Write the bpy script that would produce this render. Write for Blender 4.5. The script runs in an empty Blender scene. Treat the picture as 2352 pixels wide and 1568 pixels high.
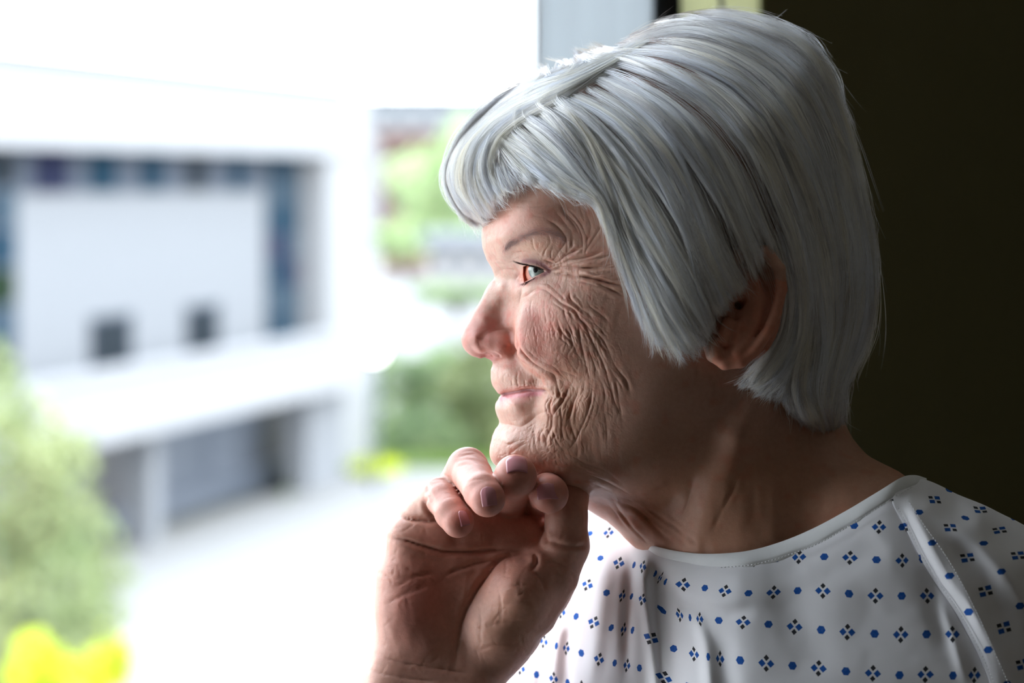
import bpy, bmesh, math, random
import numpy as np
from mathutils import Vector, Matrix

# ------------------------------------------------------------------ camera
# centimetres are used for all modelling numbers below; CM turns them into metres
CM = 0.01
FPX = 5553.0            # focal length in pixels of a 2352 x 1568 frame (85 mm lens on 36 mm film)
DIST = 133.0            # camera to the woman's mid plane, cm
CZ = 150.0              # camera height above the room floor, cm
CX0, HZ = 1176.0, 420.0 # principal column and horizon row
sc = bpy.context.scene
cam_d = bpy.data.cameras.new('camera')
cam = bpy.data.objects.new('camera', cam_d)
sc.collection.objects.link(cam)
cam.location = (0, -DIST*CM, CZ*CM)
cam.rotation_euler = (math.pi/2, 0, 0)
cam_d.sensor_width = 36.0
cam_d.lens = 85.0
cam_d.shift_y = -(784.0-HZ)/2352.0
cam_d.clip_start = 0.05; cam_d.clip_end = 2000
cam_d.dof.use_dof = True
cam_d.dof.focus_distance = (DIST-5.0)*CM
cam_d.dof.aperture_fstop = 5.2
sc.camera = cam

# ------------------------------------------------------------------ world, sun, exposure
sc.view_settings.view_transform = 'Standard'
sc.view_settings.look = 'None'
sc.view_settings.gamma = 1.0
sc.view_settings.use_curve_mapping = False
sc.view_settings.exposure = 0.0
sc.cycles.max_bounces = 14; sc.cycles.diffuse_bounces = 7; sc.cycles.transmission_bounces = 10; sc.cycles.glossy_bounces = 6
w = bpy.data.worlds.new('overcast_sky'); sc.world = w
w.use_nodes = True
wn = w.node_tree.nodes; wl = w.node_tree.links
wn.clear()
wo = wn.new('ShaderNodeOutputWorld'); bg = wn.new('ShaderNodeBackground')
tc = wn.new('ShaderNodeTexCoord'); sx = wn.new('ShaderNodeSeparateXYZ'); cr = wn.new('ShaderNodeValToRGB')
wl.new(tc.outputs['Generated'], sx.inputs[0]); wl.new(sx.outputs['Z'], cr.inputs[0])
cr.color_ramp.elements[0].position = 0.0; cr.color_ramp.elements[0].color = (0.94, 0.97, 1.0, 1)
cr.color_ramp.elements[1].position = 0.6; cr.color_ramp.elements[1].color = (0.80, 0.89, 1.0, 1)
wl.new(cr.outputs[0], bg.inputs[0]); wl.new(bg.outputs[0], wo.inputs[0])
bg.inputs[1].default_value = 7.4
sun_d = bpy.data.lights.new('sun', 'SUN'); sun = bpy.data.objects.new('sun', sun_d)
sc.collection.objects.link(sun)
sun_d.energy = 1.6; sun_d.angle = math.radians(3); sun_d.color = (1.0, 0.95, 0.88)
sun.rotation_euler = Vector((0.62, -0.50, 0.60)).to_track_quat('Z', 'Y').to_euler()   # from behind the house, never into the room

# the window of the room: its glass runs from GJ (behind her head) towards the camera side on the left
GJ = np.array([2.0, 62.0]); GDIR = np.array([-math.cos(math.radians(38)), -math.sin(math.radians(38))])
GLEN = 168.0; GZ0, GZ1 = 55.0, 245.0
gm = GJ + GDIR*GLEN/2
gn = np.array([GDIR[1], -GDIR[0]])
if gn @ (np.array([15.0, 0]) - gm) < 0: gn = -gn     # points into the room
pl_d = bpy.data.lights.new('window_portal', 'AREA'); pl = bpy.data.objects.new('window_portal', pl_d)
sc.collection.objects.link(pl)
pl_d.shape = 'RECTANGLE'; pl_d.size = GLEN*CM; pl_d.size_y = (GZ1-GZ0)*CM
pl_d.cycles.is_portal = True
pl.location = ((gm[0]+gn[0]*1)*CM, (gm[1]+gn[1]*1)*CM, (GZ0+GZ1)/2*CM)
pl.rotation_euler = Vector((-gn[0], -gn[1], 0)).to_track_quat('Z', 'Y').to_euler()

rng = np.random.default_rng(7)

# ------------------------------------------------------------------ frames
PSI = math.radians(-6)       # head turned a little towards the camera
HX0, HY0 = 8.0, 0.0          # head pivot, cm
cP, sP = math.cos(PSI), math.sin(PSI)

def W(px, py, t):
    """world cm of the point seen at (px,py) that lies t cm nearer than the mid plane"""
    px = np.asarray(px, float); py = np.asarray(py, float); t = np.asarray(t, float)
    k = (DIST - t)/FPX
    return np.stack([(px-CX0)*k, -t + 0*px, CZ - (py-HZ)*k], -1)

def H(px, py, d):
    """head-local cm (a backwards, z up, d sideways) of a point seen at (px,py), d cm left of the face's mid plane"""
    px = np.asarray(px, float); py = np.asarray(py, float); d = np.asarray(d, float)
    kx = (px-CX0)/FPX
    a = (kx*(HY0 - d*cP + DIST) + d*sP - HX0)/(cP + kx*sP)
    Y = HY0 - a*sP - d*cP
    z = CZ - (py-HZ)/FPX*(Y+DIST)
    return a, z

def H2W(a, z, d):
    return np.stack([HX0 + a*cP - d*sP, HY0 - a*sP - d*cP, z + 0*a], -1)

def W2H(P):
    x = P[:, 0]-HX0; y = P[:, 1]-HY0
    return x*cP - y*sP, P[:, 2], -x*sP - y*cP

def PX(P):
    k = FPX/(P[:, 1]+DIST)
    return CX0 + P[:, 0]*k, HZ - (P[:, 2]-CZ)*k

def HW(px, py, d):
    a, z = H(px, py, d)
    return H2W(a, z, np.asarray(d, float))

# ------------------------------------------------------------------ implicit surface toolkit
def tps_fit(X, V, lam=1e-4):
    n = len(X)
    r2 = ((X[:, None]-X[None])**2).sum(-1)
    K = 0.5*r2*np.log(r2+1e-12)
    K[np.arange(n), np.arange(n)] = lam
    Pm = np.c_[np.ones(n), X]
    A = np.zeros((n+3, n+3)); A[:n, :n] = K; A[:n, n:] = Pm; A[n:, :n] = Pm.T
    V = np.asarray(V, float)
    b = np.zeros((n+3,)+V.shape[1:]); b[:n] = V
    return X, np.linalg.solve(A, b)

def tps_eval(m, Q):
    X, c = m; out = []
    for i in range(0, len(Q), 20000):
        q = Q[i:i+20000]
        r2 = ((q[:, None]-X[None])**2).sum(-1)
        out.append((0.5*r2*np.log(r2+1e-12)) @ c[:-3] + c[-3] + q @ c[-2:])
    return np.concatenate(out)

class Table:
    """bilinear/cubic lookup of a function on a plane"""
    def __init__(s, f, x0, x1, y0, y1, h):
        s.x0, s.y0, s.h = x0, y0, h
        xs = np.arange(x0, x1+h, h); ys = np.arange(y0, y1+h, h)
        g = np.stack(np.meshgrid(xs, ys, indexing='ij'), -1).reshape(-1, 2)
        s.v = f(g).reshape(len(xs), len(ys))
    def __call__(s, x, y):
        u = np.clip((x-s.x0)/s.h, 0, s.v.shape[0]-1.001); v = np.clip((y-s.y0)/s.h, 0, s.v.shape[1]-1.001)
        i = u.astype(int); j = v.astype(int); u -= i; v -= j
        V = s.v
        return (V[i, j]*(1-u)+V[i+1, j]*u)*(1-v) + (V[i, j+1]*(1-u)+V[i+1, j+1]*u)*v

def smin(a, b, k):
    h = np.clip(0.5+0.5*(b-a)/k, 0, 1)
    return b*(1-h)+a*h - k*h*(1-h)
def smax(a, b, k): return -smin(-a, -b, k)

def seg(P, A, B, ra, rb):
    A = np.asarray(A, float); B = np.asarray(B, float)
    d = B-A; L = (d*d).sum()+1e-9
    h = np.clip(((P-A) @ d)/L, 0, 1)
    return np.linalg.norm(P-A-h[:, None]*d, axis=1) - (ra+(rb-ra)*h)

def chain(P, pts, k=0.0):
    """union of round cones through a list of (xyz, r)"""
    out = None
    for (A, ra), (B, rb) in zip(pts[:-1], pts[1:]):
        s = seg(P, A, B, ra, rb)
        out = s if out is None else (smin(out, s, k) if k > 0 else np.minimum(out, s))
    return out

def ell(P, c, r, R=None):
    q = P-np.asarray(c)
    if R is not None: q = q @ R
    r = np.asarray(r, float)
    k0 = np.linalg.norm(q/r, axis=1); k1 = np.linalg.norm(q/(r*r), axis=1)+1e-9
    return k0*(k0-1)/k1

def mesh_implicit(f, lo, hi, h, cs=6, iters=3):
    """surface nets on a sparse grid, then Newton steps onto the surface; returns verts, quads (outward)"""
    lo = np.array(lo, float); n = np.ceil((np.array(hi)-lo)/(h*cs)).astype(int)
    N = n*cs+1
    c0 = [lo[i]+np.arange(n[i]+1)*h*cs for i in range(3)]
    C = np.stack(np.meshgrid(*c0, indexing='ij'), -1).reshape(-1, 3)
    cv = np.concatenate([f(C[i:i+200000]) for i in range(0, len(C), 200000)]).reshape(n+1)
    mn = cv[:-1, :-1, :-1].copy(); mx = mn.copy(); ab = np.abs(mn)
    for dx in (0, 1):
        for dy in (0, 1):
            for dz in (0, 1):
                v = cv[dx:n[0]+dx, dy:n[1]+dy, dz:n[2]+dz]
                mn = np.minimum(mn, v); mx = np.maximum(mx, v); ab = np.minimum(ab, np.abs(v))
    act = ((mn < 0) & (mx > 0)) | (ab < h*cs*1.1)
    G = np.empty(N, np.float32)
    cen = cv[:-1, :-1, :-1]
    up = np.repeat(np.repeat(np.repeat(cen, cs, 0), cs, 1), cs, 2)
    G[...] = 9.0
    G[:-1, :-1, :-1] = np.where(up < 0, -9.0, 9.0)
    am = np.zeros(N, bool)
    au = np.repeat(np.repeat(np.repeat(act, cs, 0), cs, 1), cs, 2)
    for dx in (0, 1):
        for dy in (0, 1):
            for dz in (0, 1):
                am[dx:N[0]-1+dx, dy:N[1]-1+dy, dz:N[2]-1+dz] |= au
    idx = np.argwhere(am)
    vals = np.empty(len(idx), np.float32)
    for i in range(0, len(idx), 300000):
        vals[i:i+300000] = f(lo+idx[i:i+300000]*h)
    G[idx[:, 0], idx[:, 1], idx[:, 2]] = vals
    S = G < 0
    cnt = np.zeros(N-1, np.int8)
    for dx in (0, 1):
        for dy in (0, 1):
            for dz in (0, 1):
                cnt += S[dx:N[0]-1+dx, dy:N[1]-1+dy, dz:N[2]-1+dz]
    cell = np.argwhere((cnt > 0) & (cnt < 8))
    vid = np.full(N-1, -1, np.int32); vid[cell[:, 0], cell[:, 1], cell[:, 2]] = np.arange(len(cell))
    acc = np.zeros((len(cell), 3)); m = np.zeros(len(cell))
    off = [(0,0,0),(1,0,0),(0,1,0),(1,1,0),(0,0,1),(1,0,1),(0,1,1),(1,1,1)]
    cvv = [G[cell[:,0]+o[0], cell[:,1]+o[1], cell[:,2]+o[2]] for o in off]
    for a, b in [(0,1),(2,3),(4,5),(6,7),(0,2),(1,3),(4,6),(5,7),(0,4),(1,5),(2,6),(3,7)]:
        va, vb = cvv[a], cvv[b]; cr_ = (va < 0) != (vb < 0)
        t = np.where(cr_, va/(va-vb+1e-20), 0)
        oa = np.array(off[a], float); ob = np.array(off[b], float)
        acc += cr_[:, None]*(oa+(ob-oa)*t[:, None]); m += cr_
    V = lo+(cell+acc/m[:, None])*h
    Q = []
    for ax in range(3):
        u, v = (ax+1) % 3, (ax+2) % 3
        sl0 = [slice(1, -1)]*3; sl0[ax] = slice(0, -1)
        sl1 = [slice(1, -1)]*3; sl1[ax] = slice(1, None)
        s0 = S[tuple(sl0)]; s1 = S[tuple(sl1)]
        e = np.argwhere(s0 != s1)
        base = e.copy(); base[:, u] += 1; base[:, v] += 1
        inside0 = s0[e[:, 0], e[:, 1], e[:, 2]]
        def g(du, dv):
            q = base.copy(); q[:, u] += du; q[:, v] += dv
            return vid[q[:, 0], q[:, 1], q[:, 2]]
        q = np.stack([g(-1, -1), g(0, -1), g(0, 0), g(-1, 0)], 1)
        q[~inside0] = q[~inside0][:, ::-1]
        Q.append(q)
    Q = np.concatenate(Q); Q = Q[(Q >= 0).all(1)]
    V = newton(f, V, iters, h)
    return V, Q

def grad(f, V, e=0.02):
    g = np.empty_like(V)
    for i in range(3):
        d = np.zeros(3); d[i] = e
        g[:, i] = (f(V+d)-f(V-d))/(2*e)
    return g

def newton(f, V, iters, h):
    V = V.copy()
    for _ in range(iters):
        g = grad(f, V); fv = f(V)
        s = fv/np.maximum((g*g).sum(1), 0.05)
        st = np.clip(s[:, None]*g, -h*0.5, h*0.5)
        V -= 0.8*st
    return V

def smooth_mesh(V, Q, n=1, lam=0.5):
    for _ in range(n):
        acc = np.zeros_like(V); c = np.zeros(len(V))
        for i in range(4):
            a, b = Q[:, i], Q[:, (i+1) % 4]
            np.add.at(acc, a, V[b]); np.add.at(acc, b, V[a]); np.add.at(c, a, 1); np.add.at(c, b, 1)
        V = V+lam*(acc/np.maximum(c, 1)[:, None]-V)
    return V

def subdivide(V, Q, sel):
    """split the quads of mask sel into four"""
    q = Q[sel]; rest = Q[~sel]
    e = np.concatenate([q[:, [i, (i+1) % 4]] for i in range(4)])
    es = np.sort(e, 1); key = es[:, 0].astype(np.int64)*len(V)+es[:, 1]
    uk, inv = np.unique(key, return_inverse=True)
    em = (V[uk//len(V)]+V[uk % len(V)])/2
    n0 = len(V); n = len(q)
    mid = [n0+inv[i*n:(i+1)*n] for i in range(4)]
    cen = n0+len(uk)+np.arange(n)
    V2 = np.concatenate([V, em, V[q].mean(1)])
    qs = [np.stack([q[:, i], mid[i], cen, mid[(i+3) % 4]], 1) for i in range(4)]
    return V2, np.concatenate([rest]+qs), n0

def vnormals(V, Q):
    n = np.cross(V[Q[:, 2]]-V[Q[:, 0]], V[Q[:, 3]]-V[Q[:, 1]])
    N = np.zeros_like(V)
    for i in range(4): np.add.at(N, Q[:, i], n)
    return N/np.maximum(np.linalg.norm(N, axis=1), 1e-9)[:, None]

def np_mesh(name, V, Q, smooth=True):
    me = bpy.data.meshes.new(name)
    Q = np.asarray(Q, np.int32); k = Q.shape[1]
    me.vertices.add(len(V)); me.vertices.foreach_set('co', (np.asarray(V)*CM).astype(np.float32).ravel())
    me.loops.add(Q.size); me.loops.foreach_set('vertex_index', Q.ravel())
    me.polygons.add(len(Q)); me.polygons.foreach_set('loop_start', np.arange(0, Q.size, k, dtype=np.int32))
    me.update(calc_edges=True); me.validate()
    if smooth: me.polygons.foreach_set('use_smooth', np.ones(len(me.polygons), bool))
    return me

def link(name, me, mat=None, parent=None, label=None, cat=None, group=None, kind=None):
    o = bpy.data.objects.new(name, me); sc.collection.objects.link(o)
    if mat is not None and hasattr(me, 'materials'): me.materials.append(mat)
    if parent is not None: o.parent = parent
    for k, v in (('label', label), ('category', cat), ('group', group), ('kind', kind)):
        if v: o[k] = v
    return o

def vcol(me, name, C):
    at = me.color_attributes.new(name, 'FLOAT_COLOR', 'POINT')
    c = np.ones((len(me.vertices), 4), np.float32); c[:, :3] = C
    at.data.foreach_set('color', c.ravel())

# ------------------------------------------------------------------ node helpers
class NT:
    def __init__(s, name):
        s.m = bpy.data.materials.new(name); s.m.use_nodes = True
        s.t = s.m.node_tree; s.t.nodes.clear()
        s.out = s.t.nodes.new('ShaderNodeOutputMaterial')
    def n(s, ty, **kw):
        x = s.t.nodes.new(ty)
        for k, v in kw.items():
            if isinstance(v, (list, tuple)) and k.startswith('i_'): x.inputs[k[2:]].default_value = v
            elif k.startswith('i_'): x.inputs[k[2:]].default_value = v
            else: setattr(x, k, v)
        return x
    def set(s, x, i, v):
        if hasattr(v, 'is_output') or isinstance(v, bpy.types.NodeSocket): s.t.links.new(v, x.inputs[i])
        else: x.inputs[i].default_value = v
    def math(s, op, a, b=0.0, c=None):
        x = s.t.nodes.new('ShaderNodeMath'); x.operation = op
        s.set(x, 0, a); s.set(x, 1, b)
        if c is not None: s.set(x, 2, c)
        return x.outputs[0]
    def mix(s, f, a, b, mode='MIX'):
        x = s.t.nodes.new('ShaderNodeMix'); x.data_type = 'RGBA'; x.blend_type = mode
        s.set(x, 0, f); s.set(x, 6, a); s.set(x, 7, b)
        return x.outputs[2]
    def link(s, a, b): s.t.links.new(a, b)
    def noise(s, scale, detail=3, rough=0.5, vec=None, dist=0.0):
        x = s.n('ShaderNodeTexNoise'); x.inputs['Scale'].default_value = scale
        x.inputs['Detail'].default_value = detail; x.inputs['Roughness'].default_value = rough
        x.inputs['Distortion'].default_value = dist
        if vec is not None: s.link(vec, x.inputs['Vector'])
        return x
    def ramp(s, f, stops):
        x = s.n('ShaderNodeValToRGB'); s.link(f, x.inputs[0]); e = x.color_ramp.elements
        while len(e) < len(stops): e.new(0.5)
        for i, (p, c) in enumerate(stops):
            e[i].position = p; e[i].color = c if len(c) == 4 else (*c, 1)
        return x.outputs[0]
    def bsdf(s, color=(0.8, 0.8, 0.8, 1), rough=0.5, spec=0.5, **kw):
        b = s.n('ShaderNodeBsdfPrincipled')
        s.set(b, 'Base Color', color); s.set(b, 'Roughness', rough); s.set(b, 'Specular IOR Level', spec)
        for k, v in kw.items(): s.set(b, k.replace('_', ' '), v)
        s.link(b.outputs[0], s.out.inputs[0]); return b
    def bump(s, h, strength, dist, b=None):
        x = s.n('ShaderNodeBump'); x.inputs['Strength'].default_value = strength
        x.inputs['Distance'].default_value = dist; s.link(h, x.inputs['Height'])
        if b is not None: s.link(b, x.inputs['Normal'])
        return x.outputs[0]

def simple_mat(name, col, rough=0.6, spec=0.3, nscale=30.0, namp=0.08, **kw):
    n = NT(name)
    o = n.n('ShaderNodeTexCoord').outputs['Object']
    f = n.noise(nscale, 4, 0.6, o).outputs['Fac']
    c2 = tuple(max(0, c*(1-namp)) for c in col[:3])+(1,); c1 = tuple(min(1, c*(1+namp)) for c in col[:3])+(1,)
    n.bsdf(n.mix(f, c2, c1), rough, spec, **kw)
    return n.m
# ================================================================== THE WOMAN: one implicit surface for head, neck and shoulders
# profile of the bare head in the face's mid plane: (px, py, radius of curvature across, cm)
PROF = [(1128,455,6.5),(1112,500,6.5),(1107,540,5.5),(1109,570,4.0),(1118,597,2.4),(1133,625,1.5),(1130,645,1.1),(1111,675,0.95),
 (1096,703,0.9),(1082,727,0.9),(1068,752,1.0),(1060,775,1.1),(1063,795,1.1),(1074,810,1.0),(1094,820,0.8),(1118,823,0.7),
 (1131,832,1.2),(1128,850,2.6),(1128,868,3.2),(1133,888,3.0),(1143,902,2.2),(1151,907,2.0),(1146,913,2.2),(1140,925,2.6),(1138,940,2.8),
 (1143,957,2.6),(1147,970,2.4),(1139,985,2.6),(1131,1003,2.8),(1126,1025,2.8),(1125,1045,2.6),(1132,1062,2.4),(1150,1078,2.2),
 (1190,1098,2.6),(1240,1116,3.2),(1300,1135,3.8),(1370,1155,4.2),(1460,1175,4.5),(1560,1165,4.5),(1660,1130,4.5),(1760,1065,4.5),(1840,980,5),(1890,890,5.5),
 (1925,800,6),(1955,700,6.5),(1970,600,6.8),(1968,480,7),(1945,360,7),(1895,250,7),(1820,165,6.8),(1720,105,6.5),(1620,80,6.5),
 (1520,82,6.5),(1420,110,6.5),(1330,160,6.5),(1250,230,6.5),(1190,310,6.5),(1152,390,6.5)]
LM = [(1180,470,4.2),(1250,420,5.3),(1350,400,6.3),(1300,480,5.95),(1400,480,6.7),(1300,300,5.4),(1400,250,5.6),
 (1500,350,7.0),(1600,350,7.4),(1750,400,7.2),(1700,600,7.3),(1650,200,5.6),(1850,320,5.4),(1900,550,4.9),(1820,750,5.6),(1550,500,7.35),
 (1150,548,3.35),(1200,530,4.75),(1250,537,5.5),(1300,552,5.95),(1350,580,6.35),
 (1150,590,2.35),(1180,582,3.4),(1220,585,4.5),(1250,592,5.0),(1175,612,2.5),
 (1215,600,4.05),(1245,606,4.6),(1230,645,4.15),(1203,652,3.2),(1250,640,4.6),(1270,625,4.9),(1300,625,5.5),
 (1180,640,1.95),(1165,630,1.6),(1192,625,2.75),
 (1150,655,1.25),(1140,690,1.1),(1165,690,1.55),(1180,690,2.1),(1110,730,1.0),(1140,735,1.2),(1165,730,1.6),
 (1092,775,1.25),(1115,775,1.3),(1128,762,1.3),(1160,762,1.5),(1178,765,1.85),(1140,788,1.75),(1165,792,2.0),(1180,785,2.05),(1186,800,2.1),(1165,815,1.75),(1140,818,1.35),
 (1191,755,2.75),(1200,785,3.15),(1188,715,2.55),(1205,725,3.5),(1230,780,4.55),(1230,735,4.45),(1270,760,5.4),(1330,740,6.2),(1400,720,6.8),(1300,690,5.9),(1250,700,4.95),(1215,690,3.85),(1200,675,3.2),
 (1350,660,6.45),(1420,620,6.95),(1250,660,4.85),(1225,668,4.2),
 (1198,815,2.5),(1215,840,3.0),(1245,865,3.4),(1272,885,3.85),(1215,812,3.5),(1250,840,4.45),(1290,860,4.9),
 (1165,850,1.95),(1185,875,2.5),(1215,878,3.0),(1245,885,3.45),(1200,900,2.5),(1230,899,3.05),(1258,905,3.5),(1175,925,2.15),(1215,925,2.85),(1245,925,3.3),
 (1185,965,2.1),(1230,960,3.0),(1165,1010,2.25),(1200,1020,3.1),(1250,1030,3.95),(1300,1040,4.6),(1270,930,3.85),(1275,980,4.1),
 (1330,830,5.75),(1400,850,6.3),(1330,930,5.15),(1400,950,5.75),(1350,1020,5.1),(1450,1000,6.0),(1500,900,6.7),(1500,780,7.0),
 (1600,880,6.9),(1550,980,6.3),(1600,780,7.2),(1700,780,7.0),(1180,1050,2.7),(1230,1070,3.3),(1300,1085,4.1),(1400,1090,5.0),(1500,1085,5.5),(1600,1050,5.7),(1700,960,5.9),(1760,850,6.2)]
def build_F(prof, lms, inset=0.25):
    X, V = [], []
    a, z = H([p[0] for p in prof], [p[1] for p in prof], 0.0)
    b = np.c_[a, z]; R = np.array([p[2] for p in prof])
    tan = np.roll(b, -1, 0)-np.roll(b, 1, 0); tan /= np.linalg.norm(tan, axis=1)[:, None]
    nor = np.c_[tan[:, 1], -tan[:, 0]]
    area = 0.5*np.sum(b[:, 0]*np.roll(b[:, 1], -1)-np.roll(b[:, 0], -1)*b[:, 1])
    if area > 0: nor = -nor         # points inwards
    for p, nn, r in zip(b, nor, R):
        X.append(p); V.append(0.0)
        X.append(p+nn*inset); V.append(2*r*inset-inset**2)
        X.append(p-nn*inset*1.6); V.append(-2*r*inset*1.6)
    for px, py, d in lms:
        a, z = H(px, py, d); X.append((float(a), float(z))); V.append(d*d)
    return tps_fit(np.array(X), V, 1e-3), b, nor
mF, HB, HN = build_F(PROF, LM)
FT = Table(lambda q: tps_eval(mF, q), -14, 15, CZ-24, CZ+12, 0.1)
FTf = Table(lambda q: tps_eval(mF, q), HB[:, 0].min()-1, 3.0, CZ-20, CZ-2, 0.035)
def Fhead(a, z):
    return np.where((a < 2.9) & (z > CZ-19.9) & (z < CZ-2.1), FTf(a, z), FT(a, z))

EYC = (1257.5, 620.0, 3.15)          # eyeball centre
ea, ez = H(*EYC); EYE = np.array([float(ea), EYC[2], float(ez)]); ER = 1.22
LIDP = [(1204,648),(1202,630),(1203,612),(1212,609),(1224,611),(1236,614),(1246,619),(1253,623),(1244,627),(1234,632),(1224,637),(1213,643)]
def poly_sd(x, y, P):
    """signed distance to polygon (negative inside)"""
    P = np.asarray(P, float); d = np.full(len(x), 1e9); s = np.zeros(len(x), bool)
    n = len(P)
    for i in range(n):
        a = P[i]; b = P[(i+1) % n]; e = b-a
        wx = x-a[0]; wy = y-a[1]
        t = np.clip((wx*e[0]+wy*e[1])/(e@e+1e-9), 0, 1)
        d = np.minimum(d, np.hypot(wx-e[0]*t, wy-e[1]*t))
        c = ((a[1] > y) != (b[1] > y)) & (x < (b[0]-a[0])*(y-a[1])/(b[1]-a[1]+1e-12)+a[0])
        s ^= c
    return np.where(s, -d, d)

def f_head(Q):
    """Q head-local (a, d, z)"""
    a, d, z = Q[:, 0], Q[:, 1], Q[:, 2]
    ad = np.abs(d)
    e = 0.05
    F = Fhead(a, z); Fa = (Fhead(a+e, z)-F)/e; Fz = (Fhead(a, z+e)-F)/e
    g = d*d-F
    G = np.sqrt(Fa*Fa+Fz*Fz+4*d*d)+0.25
    h = np.clip(g/G, -4, 6)
    M = np.c_[a, ad, z]
    # nostrils
    def hp(px, py, dd):
        x, y = H(px, py, dd); return (float(x), dd, float(y))
    near = (a < EYE[0]+4) & (z > CZ-20)
    if near.any():
        m = M[near]; hh = h[near]
        nos = chain(m, [(hp(1106,814,1.15), 0.26), (hp(1124,811,1.40), 0.31), (hp(1144,815,1.55), 0.20)])
        hh = smax(hh, -nos, 0.12)
        nos2 = seg(m, hp(1120,812,0.95), hp(1118,790,0.80), 0.30, 0.2)
        hh = smax(hh, -nos2, 0.1)
        # the wing of the nose
        al = chain(m, [(hp(1108,796,0.95), 0.30), (hp(1130,789,1.15), 0.42), (hp(1155,792,1.30), 0.50), (hp(1170,799,1.36), 0.44)], 0.1)
        hh = smin(hh, al, 0.38)
        # the apple of the cheek bulges over the nose-cheek crease
        ap = chain(m, [(hp(1243,752,3.2), 1.42), (hp(1248,785,3.3), 1.46), (hp(1274,817,3.55), 1.36)], 0.3)
        hh = smin(hh, ap, 0.45)
        # mouth corner and the pad below it
        pad = chain(m, [(hp(1295,900,3.6), 1.0), (hp(1292,950,3.5), 1.05), (hp(1290,1000,3.4), 1.0)], 0.3)
        hh = smin(hh, pad, 0.6)
        # lids lie on the ball, the slit between them is cut open
        r = np.linalg.norm(m-EYE, axis=1)
        lid = smax(r-(ER+0.11), -(r-ER+0.25), 0.02)
        hh = smin(hh, lid, 0.25)
        # projection to picture columns for the slit
        P = H2W(m[:, 0], m[:, 2], m[:, 1]); x, y = PX(P)
        sl = poly_sd(x, y, LIDP)*0.0235
        hh = smin(hh, seg(m, hp(1203,640,2.45), hp(1206,626,2.5), 0.30, 0.26), 0.06)
        cut = smax(smax(sl, r-(ER+0.9), 0.03), EYE[1]+0.05-m[:, 1], 0.06)
        cut = smax(cut, 0.16-(np.linalg.norm(m-np.array(hp(1204,634,2.5)), axis=1)-0.16), 0.05)
        hh = smax(hh, -cut, 0.05)
        h[near] = hh
    return h

def hl(px, py, d):
    a, z = H(px, py, d); return np.array([float(a), d, float(z)])
def f_ear(M):
    """M head-local with |d|"""
    hx = [(1655,700,7.3,.3),(1648,660,7.7,.33),(1668,610,8.2,.34),(1712,576,8.6,.35),(1760,578,8.85,.34),(1790,618,9.0,.32),(1795,665,9.0,.30),(1783,715,8.9,.29),(1763,762,8.8,.30),(1733,803,8.6,.34),(1700,828,8.45,.38),(1665,832,8.3,.38),(1638,815,8.15,.36),(1627,788,7.85,.34),(1632,765,7.5,.3)]
    hel = chain(M, [(hl(*p[:3]), p[3]) for p in hx], 0.1)
    ah = [(1700,620,8.1,.22),(1735,640,8.3,.26),(1745,690,8.35,.28),(1733,740,8.3,.3),(1712,778,8.25,.36),(1690,800,8.2,.38),(1678,812,8.2,.36)]
    anti = chain(M, [(hl(*p[:3]), p[3]) for p in ah], 0.1)
    pl = chain(M, [(hl(1700,640,7.5), .8), (hl(1735,690,7.6), .85), (hl(1715,750,7.5), .85), (hl(1675,790,7.4), .75)], 0.4)
    th = M[:, 1] - (7.95+0.10*(M[:, 0]-4.5))          # a thin plate under helix and antihelix
    disc = smax(ell(M, hl(1722,690,8.0), (1.75, 2.4, 3.1)), np.abs(th)-0.16, 0.15)
    pl = smin(pl, disc, 0.15)
    tr = chain(M, [(hl(1662,745,7.75), .42), (hl(1656,775,7.75), .42), (hl(1672,725,7.5), .35)], 0.3)
    tr2 = chain(M, [(hl(1678,760,8.0), .26), (hl(1672,790,8.05), .26)], 0.1)
    lobe = chain(M, [(hl(1642,800,8.0), .42), (hl(1650,812,8.05), .42)], 0.1)
    knob = smin(chain(M, [(hl(1672,742,8.2), .36), (hl(1662,778,8.3), .36)], .1), chain(M, [(hl(1700,745,8.25), .30), (hl(1690,786,8.3), .34)], .1), .12)
    knob = smin(knob, chain(M, [(hl(1712,785,8.38), .40), (hl(1693,812,8.38), .42)], .1), .12)
    knob = smin(knob, chain(M, [(hl(1640,795,8.15), .44), (hl(1646,812,8.2), .44)], .1), .08)
    e = smin(hel, anti, 0.22); e = smin(e, pl, 0.25); e = smin(e, tr, 0.2); e = smin(e, tr2, 0.16); e = smin(e, lobe, 0.15); e = smin(e, knob, 0.1)
    hole = chain(M, [(hl(1706,684,8.5), .24), (hl(1698,700,7.9), .22), (hl(1690,705,7.3), .25)])
    e = smax(e, -hole, 0.15)
    scaph = chain(M, [(hl(1765,640,9.0), .13), (hl(1768,700,9.0), .14), (hl(1750,750,8.8), .12)])
    e = smax(e, -scaph, 0.1)
    return e

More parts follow.
